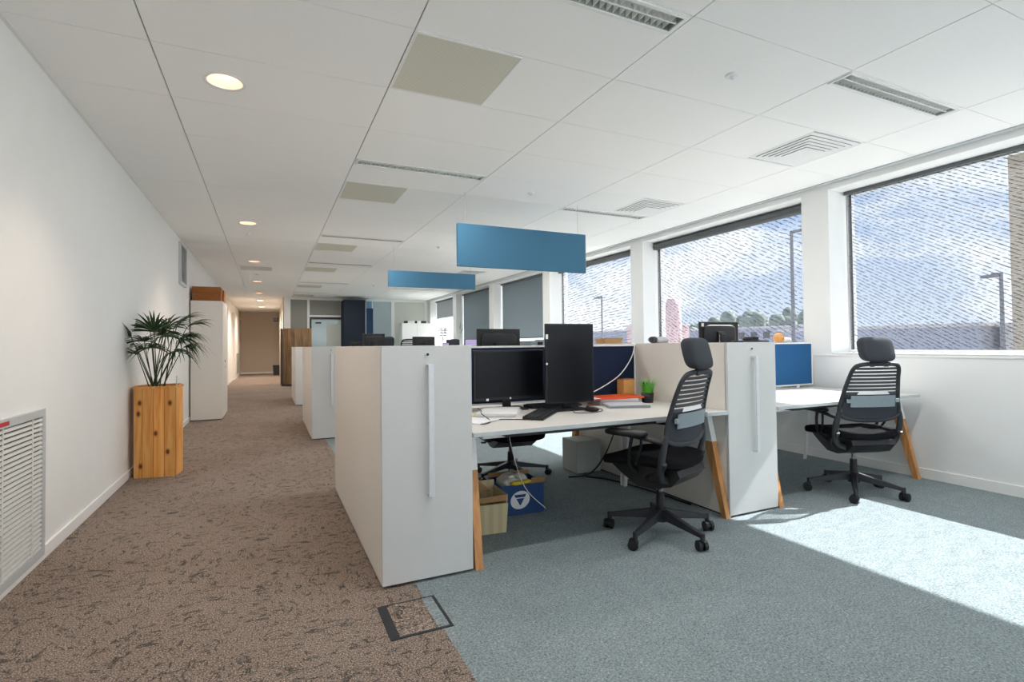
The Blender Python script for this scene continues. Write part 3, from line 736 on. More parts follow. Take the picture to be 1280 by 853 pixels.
# ------------------------------------------------------------------ monitors
def monitor(label, x, y, zc, w, h, rz=0, mat='screen', portrait=False, stand=True, group='flat monitors on the desks', logo=True, tagl=False, base='tee'):
    t = thing('monitor', label, 'monitor', (x, y, DZ), rz, group=group)
    z = zc-DZ
    q = MB(); q.box(-w/2, w/2, 0, .018, z-h/2, z+h/2, .004); q.pillow((0, .018, z), (w*.42, .016, h*.40), .35, .35, 20, 8); q.build('housing', 'black', t)
    b = .012
    MB().box(-w/2+b, w/2-b, -.0015, .001, z-h/2+(b if portrait else b*1.8), z+h/2-b).build('display', mat, t)
    if logo:
        lx, lz = ((-w/2+.008), z) if portrait else (0, z-h/2+.011)
        MB().cyl((lx, -.003, lz), (lx, -.0015, lz), .0075, n=20).build('logo', 'silver', t)
    if tagl:
        lx, lz = (-w/2+.01, z+h/2-.09) if portrait else (-w/2+.10, z-h/2+.008)
        MB().box(lx-.009, lx+.009, -.003, -.0015, lz-(.016 if portrait else .008), lz+(.016 if portrait else .008)).build('sticker', 'label', t)
    q = MB(); q.box(-.03, .03, .05, .075, .012, z+.03, .004); q.box(-.05, .05, .03, .06, z-.05, z+.05, .004); q.box(-.12, .12, -.05, .15, 0, .012, .004); q.build('stand', 'black', t)
    return t
m1 = monitor('wide black monitor partly hidden behind the near cabinet, low on the desk', 1.545, 3.34, .968, .555, .350, R(2), tagl=True)
m2 = monitor('tall black monitor turned upright, standing in front of the navy screen', 1.905, 3.12, 1.046, .378, .552, R(-3), portrait=True, tagl=True)
monitor('black monitor seen from behind above the navy screen, left of the upright one', 1.80, 4.13, 1.150, .405, .335, R(180), logo=False)
m4 = monitor('black monitor seen from behind with a white sticker, above the cabinet between the chairs', 4.345, 4.10, 1.245, .52, .31, R(176), logo=False)
q = MB(); q.box(.205, .235, .018, .0205, 1.245-DZ+.105, 1.245-DZ+.14); q.build('sticker', 'label', m4)
q = MB(); q.box(.03, .04, .056, .060, 1.245-DZ-.06, 1.245-DZ+.02); q.build('vent_mark', 'silver', m4)
monitor('black monitor at the foot of the navy booth, far left of the row', 1.62, 9.0, 1.225, .37, .33, R(180), logo=False)
monitor('wide black monitor beyond the charcoal chair back', 2.515, 9.1, 1.20, .41, .28, R(180), logo=False)
monitor('lit lilac monitor beside the black headrest', 4.45, 11.80, 1.155, .36, .34, R(0), mat='lilac', logo=False)
monitor('lit lilac monitor left of the black headrest', 3.93, 11.80, 1.115, .42, .26, R(0), mat='lilac', logo=False)
monitor('small dark monitor behind the left lilac screen', 4.12, 12.25, 1.16, .34, .32, R(180), logo=False)
monitor('small black monitor low in front of the navy booth, near the pale partition glass', 1.88, 12.55, 1.20, .32, .20, R(180), logo=False)

# ------------------------------------------------------------------ desk items, front row
def cable(name, label, pts, r, mat, cat='cable', **k): return tag(MB().tube(pts, r, n=6, smooth_sub=6, **k).build(name, mat), label, cat)
def keyboard(label, x, y, rz, z=DZ):
    t = thing('keyboard', label, 'keyboard', (x, y, z), rz)
    MB().hexa([(-.215, -.065, .001), (.215, -.065, .001), (.215, .065, .001), (-.215, .065, .001)], [(-.215, -.065, .010), (.215, -.065, .010), (.215, .065, .022), (-.215, .065, .022)]).build('case', 'black', t)
    q = MB()
    for r_ in range(5):
        for c in range(17):
            x0 = -.205+c*.0242; y0 = -.055+r_*.0225; zz = .010+(y0+.065)/.13*.012
            q.box(x0, x0+.020, y0, y0+.018, zz, zz+.007)
    q.build('keys', 'char', t); return t
keyboard('black keyboard lying askew in front of the upright monitor', 1.595, 2.975, R(48))
keyboard('black keyboard lying behind the foot of the upright monitor', 1.91, 3.375, R(3))
t = thing('computer_mouse', 'black mouse beside the foot of the upright monitor', 'mouse', (1.99, 2.99, DZ), R(30))
MB().pillow((0, 0, .016), (.032, .055, .016), .8, .8, 20, 8, lambda p: (setattr(p, 'z', max(p.z, -.015)), p)[1]).build('shell', 'black', t); MB().cyl((-.004, .03, .028), (.004, .03, .028), .009, n=12).build('scroll_wheel', 'char', t)
cable('mouse_cable', 'black cable curling on the desk by the mouse', [(1.99, 3.05, DZ+.006), (1.93, 3.10, DZ+.006), (1.84, 2.96, DZ+.006), (1.93, 2.90, DZ+.006), (2.06, 2.96, DZ+.006), (2.10, 3.08, DZ+.006), (2.02, 3.16, DZ+.006)], .0025, 'black')
cable('headset_cable', 'thin black cable trailing over the papers to the front desk edge', [(1.28, 3.30, DZ+.03), (1.26, 3.18, DZ+.032), (1.21, 3.05, DZ+.03), (1.20, 2.88, DZ+.005), (1.12, 2.80, DZ+.004), (1.10, 2.90, DZ+.004), (1.26, 2.93, DZ+.004), (1.42, 2.84, DZ+.004), (1.44, 2.80, DZ+.004)], .0028, 'black')
cable('power_cable', 'white cable hanging from the screen top down behind the upright monitor', [(2.79, 3.525, 1.174), (2.765, 3.50, 1.165), (2.72, 3.49, 1.06), (2.60, 3.48, .93), (2.42, 3.46, .84), (2.22, 3.42, .775), (2.1, 3.38, .73)], .0042, 'whitem')
def sheets(label, x, y, rz, w, h, n, mat='paper', group='papers on the near desk', z=DZ, th=.003, name='paper_stack', cat='papers'):
    t = thing(name, label, cat, (x, y, z), rz, group)
    q = MB()
    for k in range(n):
        a = random.uniform(-.05, .05); m = Matrix.Translation((random.uniform(-.006, .006), random.uniform(-.006, .006), 0)) @ Matrix.Rotation(a, 4, 'Z')
        q.box(-w/2, w/2, -h/2, h/2, k*th+.0004, (k+1)*th, mtx=m)
    q.build('sheets', mat, t); return t
sheets('pile of white paper sheets spread under the low wide monitor', 1.40, 3.20, R(-30), .25, .36, 8)
sheets('cream paper sheet stack by the near cabinet', 1.12, 3.28, R(12), .21, .297, 3, 'papery')
sheets('loose white sheets at the near cabinet side of the desk', 1.10, 2.98, R(35), .21, .297, 3)
a = sheets('fanned grey-white papers in front of the orange folder', 2.36, 3.10, R(70), .21, .297, 7, 'paperg')
a = sheets('stack of white papers under the orange folder', 2.42, 3.33, R(80), .22, .31, 12, 'paper', th=.0035)
f = thing('folder', 'orange folder on top of the paper stack', 'folder', (2.38, 3.34, DZ+.0435), R(84))
MB().hexa([(-.125, -.24, .0), (.125, -.24, 0), (.125, .24, 0), (-.125, .24, 0)], [(-.125, -.24, .012), (.125, -.24, .012), (.125, .24, .006), (-.125, .24, .006)]).build('cover', 'orange', f)
MB().box(-.118, .118, -.236, .236, .0025, .0075).build('inner_sheets', 'paper', f)
t = thing('small_carton', 'small orange-brown carton in the corner against the cabinet', 'box', (2.650, 3.475, DZ), R(6))
q = MB(); q.box(-.060, .060, -.04, .04, .0, .165, .003); q.build('body', 'cardo', t)
q = MB(); q.box(-.063, -.0, -.042, .042, .165, .169); q.box(0.002, .063, -.042, .042, .165, .171); q.build('flap', 'cardb', t)
t = thing('grass_pot', 'small black pot with bright green grass by the orange folder', 'plant', (2.672, 3.235, DZ))
MB().lathe([(.03, 0), (.042, .0), (.048, .075), (.043, .075), (.041, .06), (.001, .06)], n=28).build('pot', 'black', t)
q = MB()
for i in range(230):
    a = random.uniform(0, 2*PI); r = .04*math.sqrt(random.random()); L_ = random.uniform(.09, .145); o = random.uniform(.0, .085)
    x, y = r*math.cos(a), r*math.sin(a); d = Vector((math.cos(a), math.sin(a), 0)); n_ = Vector((-d.y, d.x, 0))*.0016
    p0 = Vector((x, y, .058)); p1 = p0+d*(o*.35)+Vector((0, 0, L_*.6)); p2 = p0+d*o+Vector((0, 0, L_))
    q._add([p0-n_, p0+n_, p1+n_*.8, p1-n_*.8, p2], [(0, 1, 2, 3), (3, 2, 4)])
tag(q.build('grass_blades', 'grass', t), kind='stuff')
q = MB()
for s in (-1, 1): q.cyl((s*.008-.02, 0, .06), (s*.012-.022, 0, .145), .0035, n=8); q.cyl((s*.012-.022, 0, .125), (s*.014-.022, 0, .158), .006, .003, n=8)
q.build('dark_spikes', 'black', t)
# things on top of the cabinet between the chairs
t = thing('cardboard_tray', 'low brown cardboard box on the cabinet top left of the chair headrest', 'box', (2.99, 4.18, CH), R(-6))
MB().hexa([(-.085, -.09, 0), (.085, -.09, 0), (.085, .09, 0), (-.085, .09, 0)], [(-.10, -.10, .045), (.10, -.10, .05), (.10, .10, .05), (-.10, .10, .045)]).build('body', 'card', t)
MB().box(-.10, .10, -.10, .10, .050, .054).build('lid', 'card', t)
t = thing('folded_cap', 'grey and white soft bag lying on the cabinet top just left of the headrest', 'bag', (3.085, 3.58, CH))
MB().pillow((0, 0, .026), (.095, .07, .026), .8, .8, 28, 10, lambda p: Vector((p.x, p.y, p.z+.006*math.sin(p.x*60)))).build('body', 'paperg', t)
MB().pillow((-.075, -.02, .03), (.022, .05, .028), .8, .8, 16, 8).build('dark_end', 'char', t)
t = thing('desk_phone', 'black flat desk phone on the cabinet top between the chairs', 'phone', (3.135, 2.665, CH), R(2))
MB().box(-.13, .13, -.055, .055, 0, .012, .004).build('base', 'black', t)
MB().box(-.02, .055, -.03, .05, .012, .030, .004).build('cradle', 'char', t); MB().box(-.005, .045, -.04, .045, .030, .038, .003).build('handset', 'black', t)
# behind the bright blue screen
t = thing('desk_organiser', 'tall white organiser behind the blue screen with crumpled white paper on top', 'organiser', (4.90, 3.80, DZ))
q = MB(); q.box(-.15, .15, -.13, .13, 0, .01); q.box(-.15, -.14, -.13, .13, .01, .45); q.box(.14, .15, -.13, .13, .01, .45); q.box(-.14, .14, .12, .13, .01, .45); q.box(-.14, .14, -.13, .12, .44, .45); q.box(-.14, .14, -.13, .12, .22, .228); q.build('shelves', 'whitem', t)
t = thing('orange_ball', 'small orange ball on the organiser above the blue screen', 'ball', (4.845, 3.76, DZ+.45))
MB().pillow((0, 0, .052), (.055, .055, .052), 1, 1, 24, 14).build('ball_skin', 'orng', t)
t = thing('crumpled_paper', 'crumpled white paper right of the orange ball', 'paper', (4.96, 3.78, DZ+.45))
MB().pillow((0, 0, .026), (.07, .06, .026), .9, .9, 20, 10, lambda p: p+Vector((0, 0, .008*math.sin(p.x*90+p.y*70)))).build('crumple', 'paper', t)
t = thing('storage_tray_unit', 'low grey box with a small black window behind the navy screen, by the closed blinds', 'box', (2.22, 4.12, DZ))
MB().box(-.18, .18, -.13, .13, 0, .492, .006).build('body', 'lumb', t); MB().box(-.11, -.06, -.133, -.13, .455, .482).build('slot', 'black', t)
MB().box(-.06, .02, -.06, .02, .492, .502, .003).build('knob', 'lumb', t)

# ------------------------------------------------------------------ under the near desk
t = thing('floor_box_unit', 'plain grey metal box on the floor under the desk, against the cabinet', 'box', (2.652, 4.165, 0))
MB().box(-.128, .128, -.13, .13, .006, .296, .004).build('body', 'greyb', t); MB().box(-.12, .12, -.12, .12, 0, .006).build('feet', 'gap', t)
cable('floor_cable', 'thick black cable lying on the carpet along the cabinet', [(2.60, 4.02, .008), (2.55, 3.92, .008), (2.66, 3.75, .008), (2.72, 3.5, .008), (2.76, 3.2, .008), (2.775, 2.9, .008)], .007, 'black')
cable('desk_cable', 'black cable dropping from the desk behind the middle chair to the floor', [(2.74, 3.6, .69), (2.73, 3.7, .5), (2.70, 3.85, .2), (2.60, 3.95, .02), (2.4, 3.98, .008)], .007, 'black')
cable('hanging_wire', 'thin black wire hanging under the desk to the blue box', [(1.62, 3.5, .70), (1.60, 3.52, .5), (1.64, 3.50, .35), (1.58, 3.46, .26)], .003, 'black')
cable('charging_cable', 'thin white cord hanging diagonally in front of the blue box', [(1.56, 3.45, .69), (1.56, 3.36, .45), (1.60, 3.24, .2), (1.74, 3.20, .045)], .003, 'whitem')
# torn cardboard box
t = thing('cardboard_box', 'open torn cardboard box on the floor beside the near cabinet', 'box', (1.20, 3.16, 0), R(-6))
q = MB(); th = .006; q.box(-.17, .17, -.13, -.13+th, 0, .185); q.box(-.17, .17, .13-th, .13, 0, .27); q.box(-.17, -.17+th, -.13+th, .13-th, 0, .27); q.box(.17-th, .17, -.13+th, .13-th, 0, .235); q.box(-.17, .17, -.13, .13, 0, .004)
bmesh.ops.translate(q.bm, verts=[v for v in q.bm.verts if v.co.z > .15 and v.co.y < 0], vec=(.012, -.01, 0)); q.build('body', 'cardt', t)
q = MB(); q.hexa([(-.17, -.125, .25), (.14, .11, .20), (.135, .118, .20), (-.17, -.117, .25)], [(-.17, -.125, .47), (-.02, .02, .36), (-.025, .028, .36), (-.17, -.117, .47)]); q.build('raised_flap', 'card', t)
q = MB(); q.hexa([(-.17, -.14, .20), (.17, -.14, .20), (.17, -.134, .20), (-.17, -.134, .20)], [(-.165, -.175, .235), (.165, -.172, .25), (.165, -.166, .25), (-.165, -.169, .235)]); q.build('torn_flap', 'card', t)
# blue box with round logo
t = thing('blue_carton', 'blue open carton with a round white logo on the floor under the desk', 'box', (1.615, 3.42, 0), R(-4))
q = MB(); q.box(-.16, .16, -.14, -.134, 0, .205); q.box(-.16, .16, .134, .14, 0, .205); q.box(-.16, -.154, -.134, .134, 0, .205); q.box(.154, .16, -.134, .134, 0, .205); q.box(-.16, .16, -.14, .14, 0, .004); q.build('body', 'bluebox', t)
lg = MB().cyl((-.02, -.1415, .100), (-.02, -.14, .100), .062, n=36)
for v in lg.bm.verts: v.co.x = -.02+(v.co.x+.02)*1.15+.12*(v.co.z-.100)
lg = lg.build('round_logo', 'label', t)
q = MB(); P = lambda x, z: (x-.02, -.1418, z+.100)
q.extr([P(-.045, .038), P(.045, .038), P(.035, .018), P(-.035, .018)], (0, -.0012, 0)); q.extr([P(-.030, .011), P(.030, .011), P(.004, -.035), P(-.004, -.035)], (0, -.0012, 0)); q.build('logo_triangle', 'bluebox', lg)
q = MB(); q.hexa([(.05, -.139, .205), (.16, -.139, .205), (.16, -.133, .205), (.05, -.133, .205)], [(.09, -.10, .235), (.20, -.09, .225), (.20, -.084, .225), (.09, -.094, .235)]); q.build('flap', 'card', t)
q = MB(); q.box(-.16, .16, .134, .14, .205, .235); q.build('rear_flap', 'card', t)
t = thing('plastic_bag', 'crumpled clear plastic bag filling the blue carton', 'bag', (1.585, 3.40, .085))
MB().pillow((0, 0, .085), (.12, .11, .085), .8, .8, 28, 14, lambda p: p+Vector((.006*math.sin(p.z*120), .006*math.sin(p.x*90), .012*math.sin(p.x*70+p.y*50)))).build('film', 'plasticb', t)
t = thing('yellow_packet', 'yellow packet on top of the plastic bag in the blue carton', 'packet', (1.60, 3.30, .205), R(8))
MB().pillow((0, 0, .012), (.085, .03, .014), .7, .7, 20, 8).build('wrapper', 'yellow', t)

# ------------------------------------------------------------------ floor outlet box
t = thing('floor_outlet', 'rectangular floor outlet with dark frame and carpet inlay, in front of the near cabinet', 'floor outlet', (.574, 2.262, 0))
q = MB(); q.box(-.132, -.092, -.148, .148, 0, .004, .001); q.box(.118, .132, -.148, .148, 0, .004, .001); q.box(-.092, .118, -.148, -.134, 0, .004, .001); q.box(-.092, .118, .138, .148, 0, .004, .001); q.build('frame', 'char', t)
q = MB(); q.box(-.092, .070, -.134, .138, 0, .003); q.build('carpet_inlay', 'brown', t)
q = MB(); q.box(.070, .118, -.134, .138, 0, .003); q.build('blue_inlay', 'blue', t)

# ------------------------------------------------------------------ planter and palm
t = thing('wooden_planter', 'tall pine plank planter against the left wall', 'planter', (-.955, 5.72, 0), R(0))
OX, OY = -.955, 5.72
poly = [(-1.108, 5.765), (-.782, 5.705), (-.748, 5.93), (-.80, 6.13), (-1.05, 6.165), (-1.138, 5.97)]
pl = [(x-OX, y-OY) for x, y in poly]; PH = .83; rim = [(x*.88, (y-.2)*.88+.2) for x, y in pl]
q = MB(); n = 6
for i in range(n):
    a, b_, c, d = pl[i], pl[(i+1) % n], rim[(i+1) % n], rim[i]
    q.hexa([(a[0], a[1], 0), (b_[0], b_[1], 0), (c[0], c[1], 0), (d[0], d[1], 0)], [(a[0], a[1], PH-.018), (b_[0], b_[1], PH-.018), (c[0], c[1], PH-.018), (d[0], d[1], PH-.018)])
q.build('plank_sides', 'pine', t)
q = MB(); o2 = [(x*1.03, (y-.2)*1.03+.2) for x, y in pl]
for i in range(n):
    a, b_, c, d = o2[i], o2[(i+1) % n], rim[(i+1) % n], rim[i]
    q.hexa([(a[0], a[1], PH-.018), (b_[0], b_[1], PH-.018), (c[0], c[1], PH-.018), (d[0], d[1], PH-.018)], [(a[0], a[1], PH), (b_[0], b_[1], PH), (c[0], c[1], PH), (d[0], d[1], PH)])
q.build('top_rim', 'pinep', t)
MB().prism(rim, PH-.09, PH-.045).build('soil', 'soil', t)
t = thing('palm', 'green fan palm growing in the pine planter', 'plant', (-.955, 5.93, PH-.045))
def frond(base, tip, lean, R0, nb, spread, droop, fold=.3):
    """one stem with a fan of long narrow blades"""
    base, tip = Vector(base), Vector(tip)
    s = MB(); mid = (base+tip)/2+Vector((lean[0], lean[1], .03)); s.tube([base, mid, tip], [.0065, .0045, .0035], n=6, smooth_sub=6)
    st = s.build('frond', 'stem', t)
    ho = Vector((tip.x-base.x*.5, tip.y-base.y*.5, .10)).normalized()
    dirv = ((tip-mid).normalized()*.45+ho*.75).normalized(); side = dirv.cross(Vector((0, 0, 1)))
    if side.length < .1: side = Vector((1, 0, 0))
    side.normalize(); nrm = side.cross(dirv).normalized()
    q = MB()
    for i in range(nb):
        u = -1+2*i/(nb-1); a = u*spread
        d = (dirv*math.cos(a)+side*math.sin(a)).normalized()
        d = (d+nrm*random.uniform(-.12, .12)).normalized()
        Ln = R0*(1-.25*abs(u))*random.uniform(.85, 1.08); w = .0098*random.uniform(.8, 1.15)
        wv = d.cross(nrm).normalized(); rows = []
        K = 8
        for k in range(K+1):
            f = k/K; p = tip+d*Ln*f+Vector((0, 0, -droop*Ln*f*f*1.0)); p -= d*droop*Ln*.25*f*f
            ww = w*(.35+1.3*f if f < .5 else 1.0*(1-(f-.5)*1.9)); ww = max(ww, .0006)
            rows.append([p-wv*ww, p+nrm*ww*-.35, p+wv*ww])
        q.grid(rows)
    q.build('leaf_fan', 'leaf', st)
B = lambda: (random.uniform(-.05, .05), random.uniform(-.05, .05), 0)
FR = [ # tip offsets (x,y,z), radius, blades, spread, droop
 ((-.18, -.14, .50), .30, 12, .75, .10), ((-.13, -.16, .34), .20, 9, .8, .35), ((-.17, .0, .42), .26, 12, .9, .35),
 ((-.02, -.05, .55), .29, 16, 1.15, .25), ((.06, -.12, .52), .30, 18, 1.3, .55), ((.00, -.22, .40), .29, 18, 1.4, .65),
 ((.12, .05, .58), .38, 14, .8, .50), ((.18, -.06, .46), .36, 16, 1.0, .60), ((.16, -.17, .36), .32, 16, 1.1, .75),
 ((.20, .06, .40), .34, 14, .9, .7), ((-.08, .12, .58), .30, 12, 1.0, .3), ((.05, .15, .60), .32, 14, 1.0, .35), ((-.07, -.20, .46), .27, 15, 1.2, .45),
 ((.10, -.24, .50), .28, 16, 1.2, .7)]
FR += [((.24, .0, .60), .34, 13, .55, .45), ((.16, .06, .64), .36, 11, .5, .4), ((.22, -.14, .50), .32, 13, .7, .6), ((-.10, -.06, .40), .16, 10, 1.0, .5)]
for (tp, R0, nb, sp, dr) in FR:
    b0 = B(); frond(b0, tp, (tp[0]*.05, tp[1]*.05), R0*1.15, int(nb*1.1), sp*1.15, dr)
t['category'] = 'plant'
tag(MB().cyl((-.79, 5.86, PH-.05), (-.79, 5.86, PH+.085), .006, n=8).build('plant_stake', 'silver'), 'thin grey stake in the planter soil right of the palm stems', 'stake')

# ------------------------------------------------------------------ tall cabinet with boxes
t = thing('tall_cupboard', 'tall beige two-door cupboard against the left wall beyond the palm', 'cupboard', (XL+.02, 9.80, 0))
TW, TD, TH = .455, 1.12, 1.95
MB().box(0, TW-.02, 0, TD, .012, TH, .002).build('body', 'cab', t); MB().box(.02, TW-.04, .02, TD-.02, 0, .012).build('plinth', 'gap', t)
for k in (0, 1):
    d = MB().box(TW-.019, TW, k*TD/2+.001, (k+1)*TD/2-.001, .02, TH-.002, .001).build('door', 'cab', t)
    if k == 0: q = MB(); q.cyl((TW, TD/2-.05, .95), (TW+.006, TD/2-.05, .95), .018, n=16); q.cyl((TW, TD/2-.05, .85), (TW+.005, TD/2-.05, .85), .008, n=12); q.build('handle', 'char', d)
def carton(label, x, y, z, w, dd_, h, rz=0):
    t = thing('archive_box', label, 'box', (x, y, z), rz, 'brown archive boxes on the tall cupboard')
    MB().box(-w/2, w/2, -dd_/2, dd_/2, 0, h*.62, .002).build('body', 'cardd', t); MB().box(-w/2-.006, w/2+.006, -dd_/2-.006, dd_/2+.006, h*.60, h, .003).build('lid', 'cardd', t)
carton('brown lidded archive box on the tall cupboard, nearer one', -.915, 10.02, TH, .40, .34, .235)
carton('brown lidded archive box on the tall cupboard, behind the nearer one', -.90, 10.50, TH, .40, .36, .225)

# ------------------------------------------------------------------ end partition
q = MB(); yw = YE
def rect(x0, x1, z0, z1, y0=yw, y1=yw+.08): q.box(x0, x1, y0, y1, z0, z1)
rect(XP, .64, 0, CZ); rect(.64, 5.088, 2.69, CZ); rect(1.135, 1.205, 0, 2.69); rect(2.165, 2.25, 0, 2.69); rect(1.205, 2.165, 2.14, 2.20)
rect(3.82, 3.93, 0, 2.69); rect(4.99, 5.088, 0, 2.69); rect(2.25, 3.14, 0, 2.69); rect(3.14, 3.2, 0, 2.69); rect(3.2, 3.82, 0, .12); rect(3.93, 4.99, 0, .12); rect(.64, 1.135, 0, .12)
struct('wall_end', q, 'trimw')
for nm, x0, x1, z0, z1, m in (('partition_panel', .64, 1.135, .12, 2.69, 'pgrey'), ('partition_panel', 1.205, 2.165, 2.20, 2.69, 'pgrey'), ('partition_panel', 3.2, 3.82, .12, 2.69, 'pglass'), ('partition_panel', 3.93, 4.99, .12, 2.69, 'pgrn')):
    tag(MB().box(x0, x1, yw+.03, yw+.05, z0, z1).build(nm, m), kind='structure')
dr_ = MB(); dr_.box(1.205, 1.26, yw-.02, yw+.05, 0, 2.14); dr_.box(1.26, 2.165, yw-.02, yw+.05, 2.07, 2.14); dr_ = struct('door_1', dr_, 'black')
MB().box(1.24, 2.165, yw+.02, yw+.035, 0, 2.09).build('glass_leaf', 'mirror', dr_)
MB().box(1.38, 1.56, yw-.0, yw+.02, 1.93, 1.975).build('closer', 'black', dr_)
MB().box(1.72, 2.15, yw+.012, yw+.019, 0, 1.92).build('pale_panel', 'pgrn', dr_)
t = thing('phone_booth', 'tall dark navy booth standing before the end partition', 'booth', (2.49, 17.35, 0))
MB().box(-.33, .33, -.3, .5, .0, 2.66, .01).build('front_shell', 'navyd', t); q = MB(); q.box(.325, .345, -.31, .5, 0, 2.66); q.build('edge_trim', 'wire', t)
t = thing('navy_cupboard', 'lower navy cabinet right of the tall navy booth', 'cabinet', (2.985, 17.6, 0))
MB().box(-.135, .135, -.2, .2, 0, 2.42, .006).build('body', 'navyl', t); MB().box(-.13, .13, .0, .2, 2.42, 2.66).build('top_panel', 'lightblue', t)
t = thing('white_cupboard', 'low white two-door cupboard with binders on top, by the far window', 'cupboard', (4.50, 17.3, 0))
MB().box(-.50, .50, -.18, .22, 0, 1.93, .003).build('body', 'trimw', t)
for s in (0, 1): MB().box(-.50+s*.503, -.003+s*.503, -.20, -.18, .02, 1.925, .003).build('door', 'trimw', t)
for i, (x, w_, m) in enumerate(((4.17, .07, 'black'), (4.27, .1, 'paper'), (4.39, .12, 'paper'), (4.50, .05, 'black'), (4.60, .13, 'paper'), (4.72, .09, 'black'), (4.81, .06, 'char'))):
    t = thing('binder', ['black binder at the left end of the row on the far white cupboard', 'white binder right beside the leftmost black one on the far cupboard', 'wide white binder touching the thin black binder, far cupboard', 'thin black binder between two wide white ones on the far cupboard', 'widest white binder of the row on the far cupboard', 'wide black binder near the right end of the row on the far cupboard', 'charcoal binder at the right end of the row on the far cupboard'][i], 'binder', (x, 17.3, 1.93), 0, 'binders lying on the far white cupboard')
    MB().box(-w_/2, w_/2, -.12, .12, 0, .08, .004).build('cover', m, t)
# reception cabinet
t = thing('wooden_cabinet', 'wooden cabinet with a dark side at the corridor corner', 'cabinet', (.7, 17.2, 0))
def arc(cx, cy, r, a0, a1, n=8): return [(cx+r*math.cos(R(a0+(a1-a0)*i/n)), cy+r*math.sin(R(a0+(a1-a0)*i/n))) for i in range(n+1)]
MB().prism([(-.36, .0)]+arc(-.10, -.06, .16, 180, 270)+[(.5, -.22), (.5, .5), (-.36, .5)], .06, 1.74).build('body', 'walnut', t)
MB().prism([(-.34, .02)]+arc(-.10, -.04, .15, 180, 270)+[(.48, -.18), (.48, .48), (-.34, .48)], 0, .06).build('plinth', 'gap', t)
MB().hexa([(-.365, .0, .06), (-.265, -.055, .06), (-.262, -.045, .06), (-.36, .01, .06)], [(-.365, .0, 1.72), (-.265, -.055, 1.72), (-.262, -.045, 1.72), (-.36, .01, 1.72)]).build('shaded_door', 'gap', t)  # dark sheet puts the shade on the angled wooden side into its colour
# corridor items
d2 = MB(); d2.box(XL, XL+.05, 21.4, 26.0, .0, 2.45); d2 = struct('door_2', d2, 'doorp'); MB().box(XL+.05, XL+.055, 22.6, 24.2, .15, .95).build('glass_strip', 'mirror', d2)
t = thing('corridor_sign', 'small blue-grey sign at the far end of the corridor', 'sign', (.33, YC-.02, 2.34)); MB().box(-.12, .12, 0, .015, 0, .17, .003).build('plate', 'signb', t)
q = MB(); q.box(-.09, .05, -.002, 0, .11, .13); q.box(-.09, .08, -.002, 0, .07, .085); q.build('printed_lines', 'paperg', t)
t = thing('dark_bin', 'dark box on the corridor floor behind the wooden cabinet', 'bin', (.33, 24.2, 0)); MB().hexa([(-.13, -.13, 0), (.12, -.13, 0), (.12, .13, 0), (-.13, .13, 0)], [(-.16, -.16, .42), (.12, -.16, .42), (.12, .16, .42), (-.16, .16, .42)]).build('body', 'char', t)
# plants on the far sill
def sill_plant(label, y, z, kind):
    t = thing('sill_plant', label, 'plant', (XR+.14, y, SILL+.012))
    MB().lathe([(.05, 0), (.06, 0), (.075, .11), (.068, .11), (.06, .09), (.001, .09)], n=20).build('pot', 'lumb', t)
    q = MB()
    n = 16 if kind else 8
    for i in range(n):
        a = random.uniform(0, 2*PI); ln = random.uniform(.8, 1.15); o = random.uniform(.1, .30); d = Vector((math.cos(a), math.sin(a), 0)); nn = Vector((-d.y, d.x, 0))
        rows = []
        for k in range(7):
            f = k/6; p = Vector((0, 0, .09))+d*o*f*f+Vector((0, 0, ln*(f-.35*f*f))); w_ = (.022 if kind else .010)*(1-f*.9); rows.append([p-nn*w_, p+nn*w_])
        q.grid(rows)
        if not kind:
            for k in (3, 4, 5, 6):
                f = k/6; p = Vector((0, 0, .09))+d*o*f*f+Vector((0, 0, ln*(f-.35*f*f)))
                for s in (-1, 1): q._add([p, p+nn*s*.07+d*.02+Vector((0, 0, .025)), p+nn*s*.14, p+nn*s*.07-d*.03], [(0, 1, 2, 3)])
    q.build('leaves', 'grass' if kind else 'leaf', t)
sill_plant('thin branching plant on the far window sill', 16.55, 0, False)
sill_plant('bushy green plant on the far window sill beside the closed blind', 14.9, 0, True)

# ------------------------------------------------------------------ outdoors
struct('ground_outside', MB().box(XR+.5, 260, -80, 260, -6.2, -6), 'concrete')
def building(label, x0, x1, y0, y1, h, mat, nb=None, win=True):
    t = thing('distant_building', label, 'building', ((x0+x1)/2, (y0+y1)/2, -6)); a, b_ = (x1-x0)/2, (y1-y0)/2
    MB().box(-a, a, -b_, b_, 0, h+6).build('walls', mat, t); MB().box(-a-.2, a+.2, -b_-.2, b_+.2, h+6, h+6.35).build('parapet', 'bldg2', t)
    if win:
        q = MB(); k = int(2*b_/3.2)
        for i in range(k):
            for z in (1.2, 4.4, h+6-2.2): q.box(-a-.06, -a, -b_+1+i*3.2, -b_+2.6+i*3.2, z, z+1.4)
        q.build('window_row', 'windark', t)
building('long low grey building seen through the big right window', 62, 80, 26.2, 48, 2.5, 'bldg', win=False)
building('pale building at the right end of the long grey building', 64, 76, 19.4, 25.6, 2.4, 'bldg2', win=False)
building('row of hazy buildings under the trees seen through the middle window', 96, 106, 66, 106, 4.2, 'bldg')
building('pinkish low roof seen through the third window', 66, 74, 77, 86, 4.5, 'bldgp', win=False)
building('wide blue-grey building behind the third window post', 72, 90, 89, 125, 3.9, 'bldg', win=False)
t = thing('reflection_shaft', 'pale pinkish shaft standing in for a reflection, left of the trees in the middle window', 'tower', (66, 72.5, -6)); MB().lathe([(1.5, 0), (1.4, 13.5), (1.1, 15.0), (.8, 15.1)], n=20, cap=True).build('shaft', 'bldgp', t)  # solid shaft added in place of a pinkish reflection in the window
